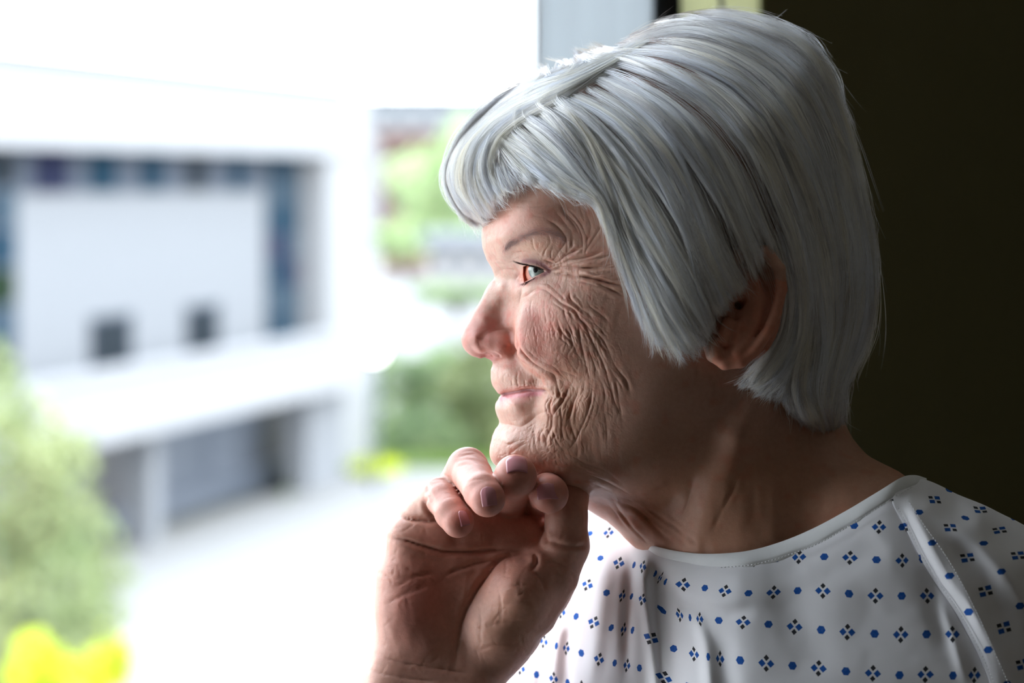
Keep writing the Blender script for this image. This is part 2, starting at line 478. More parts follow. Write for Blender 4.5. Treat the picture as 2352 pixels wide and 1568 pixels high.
def wc(px, py, t): return W(px, py, t)
NECK = [(wc(1700,900,0.0),5.4),(wc(1690,1020,0.3),5.2),(wc(1712,1130,0.6),5.3),(wc(1735,1260,1.0),5.4),(wc(1775,1420,0.6),5.4)]
def f_neck(P):
    n = chain(P, NECK, 0.6)
    sub = chain(P, [(wc(1335,1085,0.0),1.5),(wc(1425,1108,0.0),2.1),(wc(1535,1148,0.2),3.1),(wc(1682,1235,0.6),4.2)], 0.6)
    n = smin(n, sub, 0.9)
    cord = chain(P, [(wc(1385,1120,1.0),.55),(wc(1450,1170,0.9),.55),(wc(1512,1228,1.0),.5)], 0.2)
    cord2 = chain(P, [(wc(1420,1120,2.4),.55),(wc(1500,1178,2.2),.5),(wc(1556,1222,2.3),.5)], 0.2)
    n = smin(n, cord, 0.5); n = smin(n, cord2, 0.5)
    scm = chain(P, [(wc(1745,890,5.2),.9),(wc(1690,1000,5.3),.9),(wc(1655,1110,4.9),.8),(wc(1625,1210,4.6),.65),(wc(1610,1270,4.3),.5)], 0.3)
    n = smin(n, scm, 0.8)
    trap = chain(P, [(wc(1785,950,0.4),2.9),(wc(1828,1080,1.0),3.3),(wc(1885,1180,2.0),3.7),(wc(1985,1232,3.4),3.7),(wc(2150,1318,5.0),3.0),(wc(2330,1420,5.4),2.6)], 1.0)
    n = smin(n, trap, 1.0)
    farsh = chain(P, [(wc(1760,1240,-2.0),4.0),(wc(1620,1370,-9.0),4.0),(wc(1480,1470,-14.0),4.5)], 1.0)
    n = smin(n, farsh, 1.0)
    clav = chain(P, [(wc(1690,1370,3.2),.8),(wc(1800,1320,5.6),.7),(wc(2050,1280,6.4),.7)], 0.3)
    chest = chain(P, [(wc(1720,1580,-4.5),7.0),(wc(1900,1560,0.5),7.5),(wc(2150,1500,4.0),5.5)], 2.0)
    n = smin(n, chest, 1.5); n = smin(n, clav, 0.8)
    # hollow between the neck muscles
    hol = chain(P, [(wc(1760,1080,7.6),1.0),(wc(1740,1200,8.2),1.2)], 0.3)
    return smax(n, -hol, 1.2)

def f_person(P):
    a, z, d = W2H(P)
    Q = np.c_[a, d, z]
    h = f_head(Q)
    n = f_neck(P)
    g = smin(h, n, 0.8)
    e = np.full(len(P), 9.0)
    near = (np.abs(d) > 5.8) & (a > 0.0) & (a < 10.5) & (z < CZ+2) & (z > CZ-14)
    if near.any(): e[near] = f_ear(np.c_[a, np.abs(d), z][near])
    g = smin(g, e, 0.22)
    low = smax(n, P[:, 2]*0+ (CZ-36 - P[:, 2]), 0.1)
    return np.maximum(g, CZ-32.5-P[:, 2])
# ------------------------------------------------------------------ noise
_h = np.random.default_rng(3).random((32, 32, 32)).astype(np.float32)*2-1
def vnoise(P, s):
    q = P*s; i = np.floor(q).astype(int); f = q-i; f = f*f*(3-2*f)
    i0 = i & 31; i1 = (i+1) & 31
    X0, Y0, Z0 = i0.T; X1, Y1, Z1 = i1.T; fx, fy, fz = f.T
    c00 = _h[X0,Y0,Z0]*(1-fx)+_h[X1,Y0,Z0]*fx; c10 = _h[X0,Y1,Z0]*(1-fx)+_h[X1,Y1,Z0]*fx
    c01 = _h[X0,Y0,Z1]*(1-fx)+_h[X1,Y0,Z1]*fx; c11 = _h[X0,Y1,Z1]*(1-fx)+_h[X1,Y1,Z1]*fx
    return (c00*(1-fy)+c10*fy)*(1-fz)+(c01*(1-fy)+c11*fy)*fz

def smooth_poly(P, n=4):
    P = np.asarray(P, float)
    if len(P) < 3: return P
    out = []
    Q = np.vstack([2*P[0]-P[1], P, 2*P[-1]-P[-2]])
    for i in range(1, len(Q)-2):
        for t in np.arange(n)/n:
            a, b, c, d = Q[i-1:i+3]
            out.append(0.5*((2*b)+(c-a)*t+(2*a-5*b+4*c-d)*t*t+(-a+3*b-3*c+d)*t**3))
    out.append(P[-1]); return np.array(out)

def stroke_field(x, y, strokes, ridge=0.26):
    """sum of crease profiles; strokes = (points, width px, depth cm)"""
    D = np.zeros(len(x))
    order = np.argsort(x); xs = x[order]
    for pts, wd, dep in strokes:
        P = smooth_poly(pts); n = len(P)
        R = wd*5
        i0, i1 = np.searchsorted(xs, [P[:, 0].min()-R, P[:, 0].max()+R])
        ids = order[i0:i1]; ids = ids[(y[ids] > P[:, 1].min()-R) & (y[ids] < P[:, 1].max()+R)]
        if not len(ids): continue
        X = x[ids]; Y = y[ids]; best = np.full(len(ids), 1e9); tt = np.zeros(len(ids))
        for i in range(n-1):
            a = P[i]; e = P[i+1]-a; L = e@e+1e-9
            t = np.clip(((X-a[0])*e[0]+(Y-a[1])*e[1])/L, 0, 1)
            d = np.hypot(X-a[0]-e[0]*t, Y-a[1]-e[1]*t)
            m = d < best; best[m] = d[m]; tt[m] = (i+t[m])/(n-1)
        tap = np.clip(np.minimum(tt, 1-tt)*5, 0.12, 1)
        u = best/wd
        D[ids] += dep*tap*(-np.exp(-u**1.1)+ridge*np.exp(-((u-2.6)/1.7)**2))
    return D

MAIN = [ # crow's feet, lids, brow
 ([(1264,623),(1290,614),(1320,614),(1348,615),(1394,612)],3.6,.24),([(1267,625),(1300,630),(1348,637),(1394,649),(1443,662)],3.6,.24),
 ([(1367,649),(1405,666),(1440,690)],3.4,.17),([(1246,597),(1275,605),(1302,586),(1340,566)],3.6,.20),([(1279,609),(1310,597),(1352,589),(1390,574)],3.4,.17),
 ([(1269,603),(1283,580),(1300,555),(1296,538),(1279,519),(1252,501)],3.4,.12),([(1302,583),(1303,562),(1301,545)],3,.08),([(1338,588),(1338,547),(1325,515),(1300,490),(1285,470)],3.6,.11),
 ([(1342,582),(1354,563),(1367,542),(1382,520)],3,.08),([(1222,544),(1225,567),(1231,576)],2.4,.05),([(1260,540),(1264,557),(1252,576),(1246,595)],2.6,.08),([(1271,563),(1266,580),(1267,597)],2.4,.06),
 ([(1172,583),(1204,578),(1233,582),(1246,590)],2.8,.06),([(1134,586),(1157,597),(1172,601)],3,.06),([(1139,622),(1166,618),(1187,624)],3,.07),([(1128,606),(1150,606),(1175,610)],3,.04),
 ([(1191,632),(1184,643),(1195,655)],3.5,.12),([(1199,656),(1193,681),(1189,712),(1184,742),(1182,770)],4.5,.14),
 ([(1195,685),(1210,679),(1225,666),(1245,663),(1264,674),(1290,697),(1319,714),(1334,735),(1357,758),(1378,783)],3.4,.12),
 ([(1308,670),(1310,687),(1329,706),(1348,718),(1368,740)],3.2,.10),([(1348,689),(1356,704),(1380,722),(1405,745)],3.2,.08),
 ([(1222,683),(1218,710),(1222,735)],2.2,.03),([(1252,691),(1250,710),(1258,748)],2.2,.035),([(1237,688),(1235,712),(1240,735)],2.2,.03),
 ([(1294,706),(1298,727),(1310,754),(1317,777)],3,.09),([(1279,729),(1287,758),(1292,783)],2.8,.08),([(1329,744),(1331,767),(1336,795),(1346,825)],3.2,.10),
 ([(1352,743),(1378,772),(1393,794),(1413,840),(1439,876),(1448,910)],3.6,.11),([(1335,722),(1350,760),(1366,795),(1388,840),(1408,911),(1429,962)],3.6,.10),
 ([(1190,775),(1193,799),(1209,822),(1240,845),(1270,860),(1279,880),(1287,908)],3.6,.16),
 ([(1278,871),(1284,904),(1296,925)],3,.08),([(1259,902),(1268,914),(1261,929),(1263,944),(1268,956),(1266,979),(1259,994),(1253,1013),(1259,1032)],3.6,.15),
 ([(1312,877),(1297,912),(1284,933),(1274,948),(1268,958)],3.2,.13),([(1330,866),(1328,898),(1316,927),(1309,952),(1310,975),(1320,1002),(1323,1013)],3.4,.14),
 ([(1343,871),(1340,895),(1326,920),(1322,945)],2.8,.08),([(1362,870),(1358,912),(1351,944),(1339,975),(1330,994),(1322,1013),(1303,1036)],3.6,.15),
 ([(1381,860),(1389,908),(1387,937),(1393,975),(1395,1013)],4,.12),([(1414,871),(1421,917),(1429,959)],4,.07),
 ([(1291,923),(1288,945),(1291,967),(1291,994),(1301,1023)],3,.10),([(1268,982),(1276,1009),(1287,1026),(1300,1040)],3,.10),([(1242,982),(1251,1005),(1255,1032)],2.8,.08),([(1228,990),(1228,1013),(1234,1035)],2.6,.05),
 ([(1150,971),(1176,976),(1196,979),(1219,965),(1238,950),(1253,946)],4,.10),([(1157,1028),(1186,1013),(1219,1009)],2.8,.05),([(1171,1042),(1196,1023),(1217,1016)],2.8,.05),
 ([(1265,1036),(1310,1046),(1349,1067),(1387,1080),(1430,1112)],3.6,.10),([(1257,1063),(1291,1074),(1339,1086),(1387,1105),(1444,1132)],3.6,.08),([(1323,1013),(1327,1032),(1326,1052)],3.2,.08),
 ([(1189,848),(1188,873),(1191,892)],2.2,.05),([(1224,843),(1224,864),(1229,887)],2.2,.045),([(1159,856),(1155,880)],2.2,.03),([(1174,872),(1178,893)],2,.035),([(1205,871),(1207,890)],2,.035),([(1240,862),(1246,888)],2.2,.04),
 ([(1174,926),(1182,950)],2.2,.03),([(1153,940),(1160,952)],2.2,.02),([(1216,908),(1218,920)],2,.03),([(1200,925),(1207,948)],2.2,.025),
 ([(1285,745),(1291,764),(1314,787),(1327,814),(1340,830)],3,.10),([(1296,734),(1308,766),(1315,795),(1304,814),(1308,831),(1327,858)],3,.10),
 ([(1252,760),(1279,762),(1300,768)],2.2,.04),([(1266,812),(1287,797),(1297,788)],2.4,.05),([(1281,848),(1308,858),(1327,866)],2.8,.07),([(1270,840),(1290,825),(1302,815)],2.4,.05),
 ([(1334,790),(1344,830),(1352,860),(1356,875)],3.2,.10),([(1350,800),(1365,835),(1372,865)],3,.08),
 ([(1286,478),(1316,513),(1334,545)],3.2,.07),([(1337,467),(1357,518),(1350,545)],3.2,.07),([(1150,497),(1204,491),(1265,503)],3.2,.03),([(1148,470),(1214,474),(1270,470)],3.2,.03),
 ([(1367,597),(1400,586),(1430,580)],3.4,.14),([(1345,622),(1400,615),(1439,610)],3.2,.09),([(1367,641),(1410,643),(1449,641)],3.2,.09),([(1388,666),(1430,672),(1455,680)],3,.05),
 # mouth
 ([(1149,907),(1170,902),(1200,897),(1230,895),(1248,897),(1260,905)],4.2,.20),
 ([(1150,907),(1200,899),(1246,898)],1.6,.10),
 # nose
 ([(1118,768),(1140,758),(1165,757),(1180,765)],6,.07),([(1183,770),(1187,790),(1185,806),(1176,818)],3.2,.14),([(1098,780),(1102,800)],5,.04),
 # neck and ear
 ([(1701,1077),(1680,1130),(1655,1179),(1630,1230)],5,.09),([(1594,1090),(1580,1150),(1560,1210)],6,.06),([(1477,1163),(1553,1214),(1619,1260)],4,.11),([(1400,1143),(1460,1170),(1510,1215),(1568,1265)],4.5,.14),([(1440,1150),(1520,1205),(1590,1262)],4,.08),
 ([(1599,816),(1604,857),(1598,890)],4,.07),([(1635,847),(1642,880),(1640,920)],4,.07),([(1400,1135),(1430,1185),(1470,1230),(1500,1258)],4,.10),
 ([(1640,775),(1655,800),(1668,826)],3.5,.12)]
def offspring(main, rg):
    out = []
    for pts, wd, dep in main:
        P = smooth_poly(pts, 3); L = np.hypot(*np.diff(P, axis=0).T).sum()
        if L < 28 or dep > .3: continue
        mx, my = P.mean(0)
        if mx < 1200 and my > 700: continue
        T = np.gradient(P, axis=0); T /= np.linalg.norm(T, axis=1)[:, None]+1e-9; N = np.c_[T[:, 1], -T[:, 0]]
        k = 4 if (1240 < mx < 1420 and my > 680) else 3
        for _ in range(k):
            o = rg.uniform(6, 17)*rg.choice([-1, 1]); l = rg.uniform(.3, .8)
            s = rg.uniform(0, 1-l); i0 = int(s*len(P)); i1 = max(i0+3, int((s+l)*len(P)))
            q = (P+N*(o+rg.normal(0, 1.5, len(P))[:, None]*0.7))[i0:i1]
            if len(q) < 3: continue
            out.append((q, wd*rg.uniform(.5, .75), dep*rg.uniform(.2, .45)))
    # short cross folds linking the main ones
    for _ in range(70):
        x = rg.uniform(1270, 1400); y = rg.uniform(700, 1060); a = rg.normal(0.75, .5); L = rg.uniform(8, 24)
        out.append(([(x, y), (x+L*.5*math.cos(a), y+L*.5*math.sin(a)+rg.normal(0, 1.5)), (x+L*math.cos(a), y+L*math.sin(a))], 1.8, rg.uniform(.015, .04)))
    for _ in range(110):
        x = rg.uniform(1205, 1290); y = rg.uniform(690, 830); a = rg.normal(1.5, .2); L = rg.uniform(8, 24)
        out.append(([(x, y), (x+L*.5*math.cos(a)+rg.normal(0, 1), y+L*.5*math.sin(a)), (x+L*math.cos(a), y+L*math.sin(a))], 1.5, rg.uniform(.006, .016)))
    for _ in range(110):
        x = rg.uniform(1135, 1300); y = rg.uniform(985, 1080); a = rg.normal(-.5, .6)+(math.pi/2 if x > 1225 else 0); L = rg.uniform(8, 26)
        out.append(([(x, y), (x+L*.5*math.cos(a)+rg.normal(0, 1), y+L*.5*math.sin(a)), (x+L*math.cos(a), y+L*math.sin(a))], 1.8, rg.uniform(.012, .03)))
    for _ in range(60):
        x = rg.uniform(1140, 1260); y = rg.uniform(840, 885); L = rg.uniform(8, 20); a = rg.normal(1.5, .15)
        out.append(([(x, y), (x+L*math.cos(a), y+L*math.sin(a))], 1.5, rg.uniform(.008, .02)))
    for _ in range(40):
        x = rg.uniform(1270, 1450); y = rg.uniform(560, 690); c = math.atan2(y-622, x-1262); a = c+rg.normal(0, .2); L = rg.uniform(12, 34)
        out.append(([(x, y), (x+L*.5*math.cos(a), y+L*.5*math.sin(a)+rg.normal(0, 1)), (x+L*math.cos(a), y+L*math.sin(a))], 1.7, rg.uniform(.012, .03)))
    return out

def blob(x, y, cx, cy, rx, ry, rot=0.0, p=2.0):
    c, s = math.cos(rot), math.sin(rot); X = (x-cx)*c+(y-cy)*s; Y = -(x-cx)*s+(y-cy)*c
    return np.exp(-((np.abs(X/rx)**p+np.abs(Y/ry)**p)))

SKIN = np.array([0.53, 0.310, 0.236])
def tint(C, m, col, k=1.0):
    m = np.clip(m*k, 0, 1)[:, None]
    return C*(1-m)+C*m*np.asarray(col)

# ------------------------------------------------------------------ build the head mesh
V, Q = mesh_implicit(f_person, (-6, -16, CZ-32.5), (34, 24, CZ+11), 0.22)
def refine(V, Q, x0, y0, x1, y1, h, ymax=1.0):
    Pc = V[Q].mean(1); x, y = PX(Pc)
    sel = (Pc[:, 1] < ymax) & (x > x0) & (x < x1) & (y > y0) & (y < y1)
    V, Q, n0 = subdivide(V, Q, sel)
    V[n0:] = newton(f_person, V[n0:], 2, h)
    return V, Q
V, Q = refine(V, Q, 1000, 420, 1840, 1300, .1)
V, Q = refine(V, Q, 1000, 440, 1500, 1150, .05)
V, Q = refine(V, Q, 1000, 470, 1430, 1110, .03)
x, y = PX(V)
Nn = vnormals(V, Q)
a_, z_, d_ = W2H(V)
nearside = np.clip((d_+0.3)/0.6, 0, 1)
rg = np.random.default_rng(11)
ST = [(p, w_*(.92 if p[0][1] > 600 else .8), d_0*((.62 if d_0 < .19 else .9)*(1 if p[0][1] > 600 else .7))) for p, w_, d_0 in MAIN]+[(p, w_, d_0*.55) for p, w_, d_0 in offspring(MAIN, rg)]
D = stroke_field(x, y, ST)*nearside*np.clip(.8+.8*vnoise(V, 1.5), .3, 1.5)*(1-.28*blob(x, y, 1355, 880, 70, 130, 0, 3))*(1-.30*blob(x, y, 1320, 520, 50, 70, 0, 3))
# folded, pebbly relief of old skin; stretched along the folds of the cheek
cheek = np.clip(blob(x, y, 1340, 880, 95, 190, .1, 3)+blob(x, y, 1340, 620, 100, 60, 0, 3)*.6+blob(x, y, 1230, 1030, 90, 60, 0, 3)*.7, 0, 1)*nearside
Pn = V.copy()
wp = np.c_[vnoise(V, 1.1), vnoise(V+7, 1.1), vnoise(V+13, 1.1)]*.35
u1 = (np.c_[V[:, 0], V[:, 1], V[:, 2]*.38]+wp)
r1 = 1-np.abs(vnoise(u1, 4.2)); r2 = 1-np.abs(vnoise(u1+5, 8.0)); r3 = 1-np.abs(vnoise(V+wp+3, 7.0))
D += -cheek*(0.014*r1**4+0.005*r2**5)
D += cheek*.018*vnoise(u1, 3.0)
face = np.clip((1480-x)/60, 0, 1)*np.clip((1110-y)/30, 0, 1)*nearside
nose = blob(x, y, 1115, 770, 60, 60, 0, 3)
D += face*(0.004*vnoise(V, 14)+.0025*vnoise(V, 27))*(1-.5*nose)
neckm = np.clip((y-1000)/120, 0, 1)*nearside
D += neckm*0.03*vnoise(np.c_[V[:, 0]*1.5, V[:, 1], V[:, 2]*.35]+wp, 1.6)
V = V+Nn*D[:, None]
# ------------------------------------------------------------------ colour of the skin
C = np.tile(SKIN, (len(V), 1))
mot = vnoise(V, 1.3)*.5+vnoise(V+3, 3.1)*.3+vnoise(V+9, 7)*.25
C *= (1+.07*mot)[:, None]
fm = np.clip(blob(x, y, 1230, 720, 180, 260, 0, 3)*nearside, 0, 1); rd = np.clip(vnoise(V+31, 2.6)*.8+vnoise(V+41, 6.5)*.6, 0, 1)
C = tint(C, fm*rd, (1.02, .74, .74), 1)
C = tint(C, (vnoise(V+21, 2.0) > .25)*np.clip(vnoise(V+21, 2.0)-.25, 0, 1), (1.0, .8, .76), 1.2)
C = tint(C, blob(x, y, 1235, 770, 60, 75, 0, 2)*nearside, (1.06, .76, .77), 1)
C = tint(C, blob(x, y, 1105, 770, 70, 62, 0, 3), (1.04, .74, .78), .9)
C = tint(C, blob(x, y, 1168, 800, 26, 26, 0, 2), (1.02, .80, .78), .8)
C = tint(C, blob(x, y, 1206, 634, 9, 22, 0, 3)*nearside, (1.0, .50, .42), 1)
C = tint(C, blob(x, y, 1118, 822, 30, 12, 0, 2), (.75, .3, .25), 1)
C = tint(C, blob(x, y, 1180, 500, 120, 40, 0, 2)*nearside, (1.05, .92, .93), .9)
C = tint(C, blob(x, y, 1215, 568, 45, 18, 0, 2)*nearside, (1.08, .98, .82), .9)
C = tint(C, blob(x, y, 1310, 950, 60, 130, 0, 2)*nearside, (1.04, .96, .85), .8)
def line_mask(pts, wdt):
    P = smooth_poly(pts); d = np.full(len(x), 1e9)
    for i in range(len(P)-1):
        a = P[i]; e = P[i+1]-a; t = np.clip(((x-a[0])*e[0]+(y-a[1])*e[1])/(e@e+1e-9), 0, 1)
        d = np.minimum(d, np.hypot(x-a[0]-e[0]*t, y-a[1]-e[1]*t))
    return np.exp(-(d/wdt)**2.5)*nearside
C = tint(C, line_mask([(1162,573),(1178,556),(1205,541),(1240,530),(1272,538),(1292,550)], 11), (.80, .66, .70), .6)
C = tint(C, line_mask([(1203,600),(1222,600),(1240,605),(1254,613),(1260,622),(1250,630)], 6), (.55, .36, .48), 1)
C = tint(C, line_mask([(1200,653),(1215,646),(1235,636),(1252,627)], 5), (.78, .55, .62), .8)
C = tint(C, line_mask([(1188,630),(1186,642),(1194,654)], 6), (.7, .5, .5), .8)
C = tint(C, line_mask([(1142,917),(1165,911),(1195,907),(1225,904),(1240,903)], 7), (1.0, .62, .92), 1)
C = tint(C, line_mask([(1150,928),(1180,922),(1210,916)], 9), (1.05, .78, .84), .7)
C = tint(C, line_mask([(1146,900),(1180,893),(1215,890),(1240,893)], 6), (1.0, .72, .74), .8)
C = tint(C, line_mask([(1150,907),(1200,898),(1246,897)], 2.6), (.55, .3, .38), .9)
ear = ((np.abs(d_) > 7.45) & (a_ > 1.5) & (a_ < 9.5) & (z_ < CZ-5) & (z_ > CZ-12)).astype(float)
C = tint(C, ear, (1.16, .88, .80), 1)
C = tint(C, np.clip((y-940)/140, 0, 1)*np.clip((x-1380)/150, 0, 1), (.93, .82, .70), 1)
# under chin and throat, the orange backlit glow is put into the colour
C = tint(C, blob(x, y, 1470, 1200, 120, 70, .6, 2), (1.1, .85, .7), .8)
# freckles and age spots
sp = rg.uniform(0, 1, (90, 2))*np.array([420, 600])+np.array([1120, 480])
for i, (sx_, sy_) in enumerate(sp):
    m = (np.abs(x-sx_) < 12) & (np.abs(y-sy_) < 12)
    r = rg.uniform(1.2, 3.5); g = np.exp(-(((x[m]-sx_)**2+(y[m]-sy_)**2)/r**2))*nearside[m]
    C[m] = C[m]*(1-g[:, None]*rg.uniform(.06, .25)*np.array([.5, .8, 1]))
C = np.clip(C, 0, 1)
# ------------------------------------------------------------------ her right hand under the chin, forearm and upper arm
PALM = [(932,1172),(915,1192),(897,1215),(893,1245),(882,1290),(872,1340),(868,1400),(866,1440),(856,1480),(845,1520),(832,1568),(820,1640),(812,1720),
        (1125,1720),(1140,1640),(1158,1568),(1190,1535),(1222,1500),(1258,1445),(1300,1395),(1325,1340),(1330,1280),(1290,1225),(1240,1190),(1180,1170),(1110,1150),(1040,1150),(980,1160)]
PALM = smooth_poly(PALM+PALM[:1], 3)[:-1]
FING = dict(
 pinky=[(W(930,1225,1.4),.86),(W(950,1190,1.6),.86),(W(1012,1136,3.2),.93),(W(1018,1148,3.9),.90),(W(1036,1178,5.2),.85),(W(1052,1197,5.7),.86)],
 ring=[(W(985,1215,0.4),.98),(W(1020,1160,0.8),.98),(W(1074,1075,3.4),1.10),(W(1086,1092,4.4),1.02),(W(1106,1128,6.9),.94),(W(1119,1145,7.5),.95)],
 middle=[(W(1085,1225,0.2),1.0),(W(1125,1190,0.6),1.0),(W(1164,1158,1.6),1.0),(W(1170,1130,3.0),1.0),(W(1181,1100,4.9),1.06),(W(1184,1093,6.3),1.13)],
 index=[(W(1180,1235,-0.6),1.0),(W(1215,1190,-0.2),1.0),(W(1235,1160,0.6),.98),(W(1250,1135,2.4),.98),(W(1258,1129,4.3),.98),(W(1262,1134,5.3),1.02)])
THUMB = [(W(1215,1400,3.2),1.6),(W(1270,1322,3.2),1.34),(W(1299,1252,3.0),1.28),(W(1301,1190,2.9),1.12),(W(1308,1140,2.5),1.02),(W(1318,1105,1.9),.88)]
def f_hand(P):
    x, y = PX(P); t = -P[:, 1]
    k = (DIST-t)/FPX
    s = poly_sd(x, y, PALM)*k
    tc = 1.5+(y-1200)*0.002-np.clip((x-1180)/150, 0, 1)*0.3
    th = 1.75+np.clip((y-1480)/200, 0, 1)*0.9
    g = smax(s, np.abs(t-tc)-th, 1.9)
    hyp = chain(P, [(W(945,1330,1.9),1.65),(W(950,1400,2.3),1.75),(W(975,1470,2.2),1.7),(W(990,1540,1.9),1.6)], .3)
    mounts = chain(P, [(W(940,1238,2.2),1.15),(W(1010,1230,2.2),1.2),(W(1090,1232,2.1),1.2),(W(1160,1240,1.8),1.1)], .3)
    g = smin(g, hyp, .9); g = smin(g, mounts, .5)
    then = chain(P, [(W(1120,1500,2.2),1.7),(W(1155,1440,3.0),2.0),(W(1200,1365,3.4),1.95),(W(1245,1320,3.3),1.5)], .4)
    g = smin(g, then, .45)
    # hollow of the palm
    hol = chain(P, [(W(1110,1270,5.4),1.5),(W(1060,1370,5.9),1.3),(W(1040,1460,6.0),1.1)], .5)
    g = smax(g, -hol, .9)
    for q in FING.values():
        f = chain(P, q, .16)
        g = smin(g, f, .20)
    g = smin(g, chain(P, THUMB, .2), .16)
    # wrist and forearm, flattened
    arm = chain(P, [(W(995,1640,0.9),3.1),(W(985,1900,0.2),3.5),(W(965,2250,-0.8),4.1),(W(955,2420,-1.0),4.2)], .6)
    g = smin(g, arm, 1.8)
    ua = chain(P, [(W(955,2420,-1.0),4.2),(W(1150,2050,-6.0),4.6),(W(1440,1480,-14.0),5.6)], .6)
    return smin(g, ua, 1.2)
HST = [ # creases of palm and joints
 ([(893,1236),(925,1240),(980,1258),(1020,1268),(1090,1268),(1150,1263),(1222,1264)],4.5,.20),
 ([(918,1184),(950,1192),(985,1196),(1012,1192)],4,.18),
 ([(1240,1262),(1190,1272),(1150,1284),(1118,1320),(1085,1370),(1062,1420),(1050,1470),(1042,1540)],5,.16),
 ([(1150,1284),(1100,1292),(1060,1305),(1020,1320)],3.6,.08),
 ([(1256,1240),(1290,1252),(1322,1256),(1350,1250)],4,.14),
 ([(1218,1310),(1232,1290),(1228,1268)],4,.16),([(1222,1308),(1244,1330),(1256,1360)],3.6,.10),([(1232,1296),(1270,1292),(1300,1300),(1330,1310)],3,.05),
 ([(1246,1200),(1252,1230),(1258,1250)],3.5,.10),
 ([(985,1140),(975,1158),(985,1176),(1000,1188)],3.4,.10),([(978,1108),(984,1132),(1000,1160)],3.2,.06),
 ([(860,1310),(910,1330),(940,1320)],3,.03),([(905,1350),(950,1325),(1000,1312)],3,.05),([(880,1390),(940,1360),(990,1345)],3,.04),([(930,1300),(960,1320),(1000,1318)],3,.04),
 ([(1130,1360),(1180,1345),(1230,1345)],2.4,.03),([(1110,1400),(1170,1385),(1240,1380)],2.4,.035),([(1090,1450),(1150,1430),(1220,1425)],2.4,.035),([(1085,1500),(1140,1480),(1200,1478)],2.4,.03),
 ([(1140,1330),(1150,1380),(1150,1440)],2.2,.025),([(1190,1320),(1200,1370),(1200,1420)],2.2,.02),([(1100,1380),(1105,1430),(1100,1480)],2.2,.02),
 ([(855,1500),(920,1520),(980,1530),(1040,1540),(1100,1552)],4,.06),([(850,1540),(930,1556),(1010,1566)],3.5,.05),
 ([(1000,1096),(1020,1092),(1040,1100)],2,.025),([(990,1104),(1015,1100),(1045,1112)],2,.025),([(1050,1050),(1080,1044),(1110,1056)],2,.03),([(1045,1060),(1080,1054),(1116,1070)],2,.03),([(1044,1072),(1080,1066),(1120,1084)],2,.025),([(1056,1040),(1084,1035),(1106,1044)],2,.02),
 ([(1066,1112),(1090,1102),(1112,1100)],1.8,.015),([(1010,1150),(1030,1142),(1045,1142)],1.8,.015)]
def hand_offspring(rg):
    out = []
    for _ in range(260):
        x = rg.uniform(870, 1330); y = rg.uniform(1200, 1560); L = rg.uniform(14, 44)
        a = rg.choice([rg.normal(-.25, .25), rg.normal(1.3, .25), rg.normal(-.8, .2)])
        out.append(([(x, y), (x+L*.5*math.cos(a), y+L*.5*math.sin(a)+rg.normal(0, 2)), (x+L*math.cos(a), y+L*math.sin(a))], 1.8, rg.uniform(.005, .018)))
    return out
HV, HQ = mesh_implicit(f_hand, (-13, -11, CZ-62), (14, 21, CZ-13.0), 0.2)
def refine2(f, V, Q, x0, y0, x1, y1, h):
    Pc = V[Q].mean(1); x, y = PX(Pc)
    sel = (x > x0) & (x < x1) & (y > y0) & (y < y1)
    V, Q, n0 = subdivide(V, Q, sel)
    V[n0:] = newton(f, V[n0:], 2, h)
    return V, Q
HV, HQ = refine2(f_hand, HV, HQ, 780, 950, 1420, 1620, .08)
hx, hy = PX(HV); HN_ = vnormals(HV, HQ)
hfr = np.clip(-HN_[:, 1]*3+.2, 0, 1)*np.clip((1.8-HV[:, 1])/1.5+0, 0, 1)
# palm creases must not print through the curled fingers
def fing_sd(P): return np.min([chain(P, q[2:], .1) for q in FING.values()], axis=0)
onf = np.exp(-np.maximum(fing_sd(HV), 0)/.12)
rg = np.random.default_rng(5)
pal = [s for s in HST if np.mean([p[1] for p in s[0]]) > 1195 or s[0][0] == (918,1184)]
fin = [s for s in HST if s not in pal]
HD = (stroke_field(hx, hy, [(p, w_, d_*1.35) for p, w_, d_ in pal], .15)+1.8*stroke_field(hx, hy, hand_offspring(rg)))*hfr*(1-onf)+stroke_field(hx, hy, fin)*hfr*1.4
HD += .02*vnoise(HV*np.array([1, 1, .6]), 2.0)*(1-onf)+.003*vnoise(HV, 9)+.002*vnoise(HV, 17)
hr = 1-np.abs(vnoise(HV*np.array([1, 1, .7]), 3.5)); HD -= hfr*(1-onf)*.010*hr**5
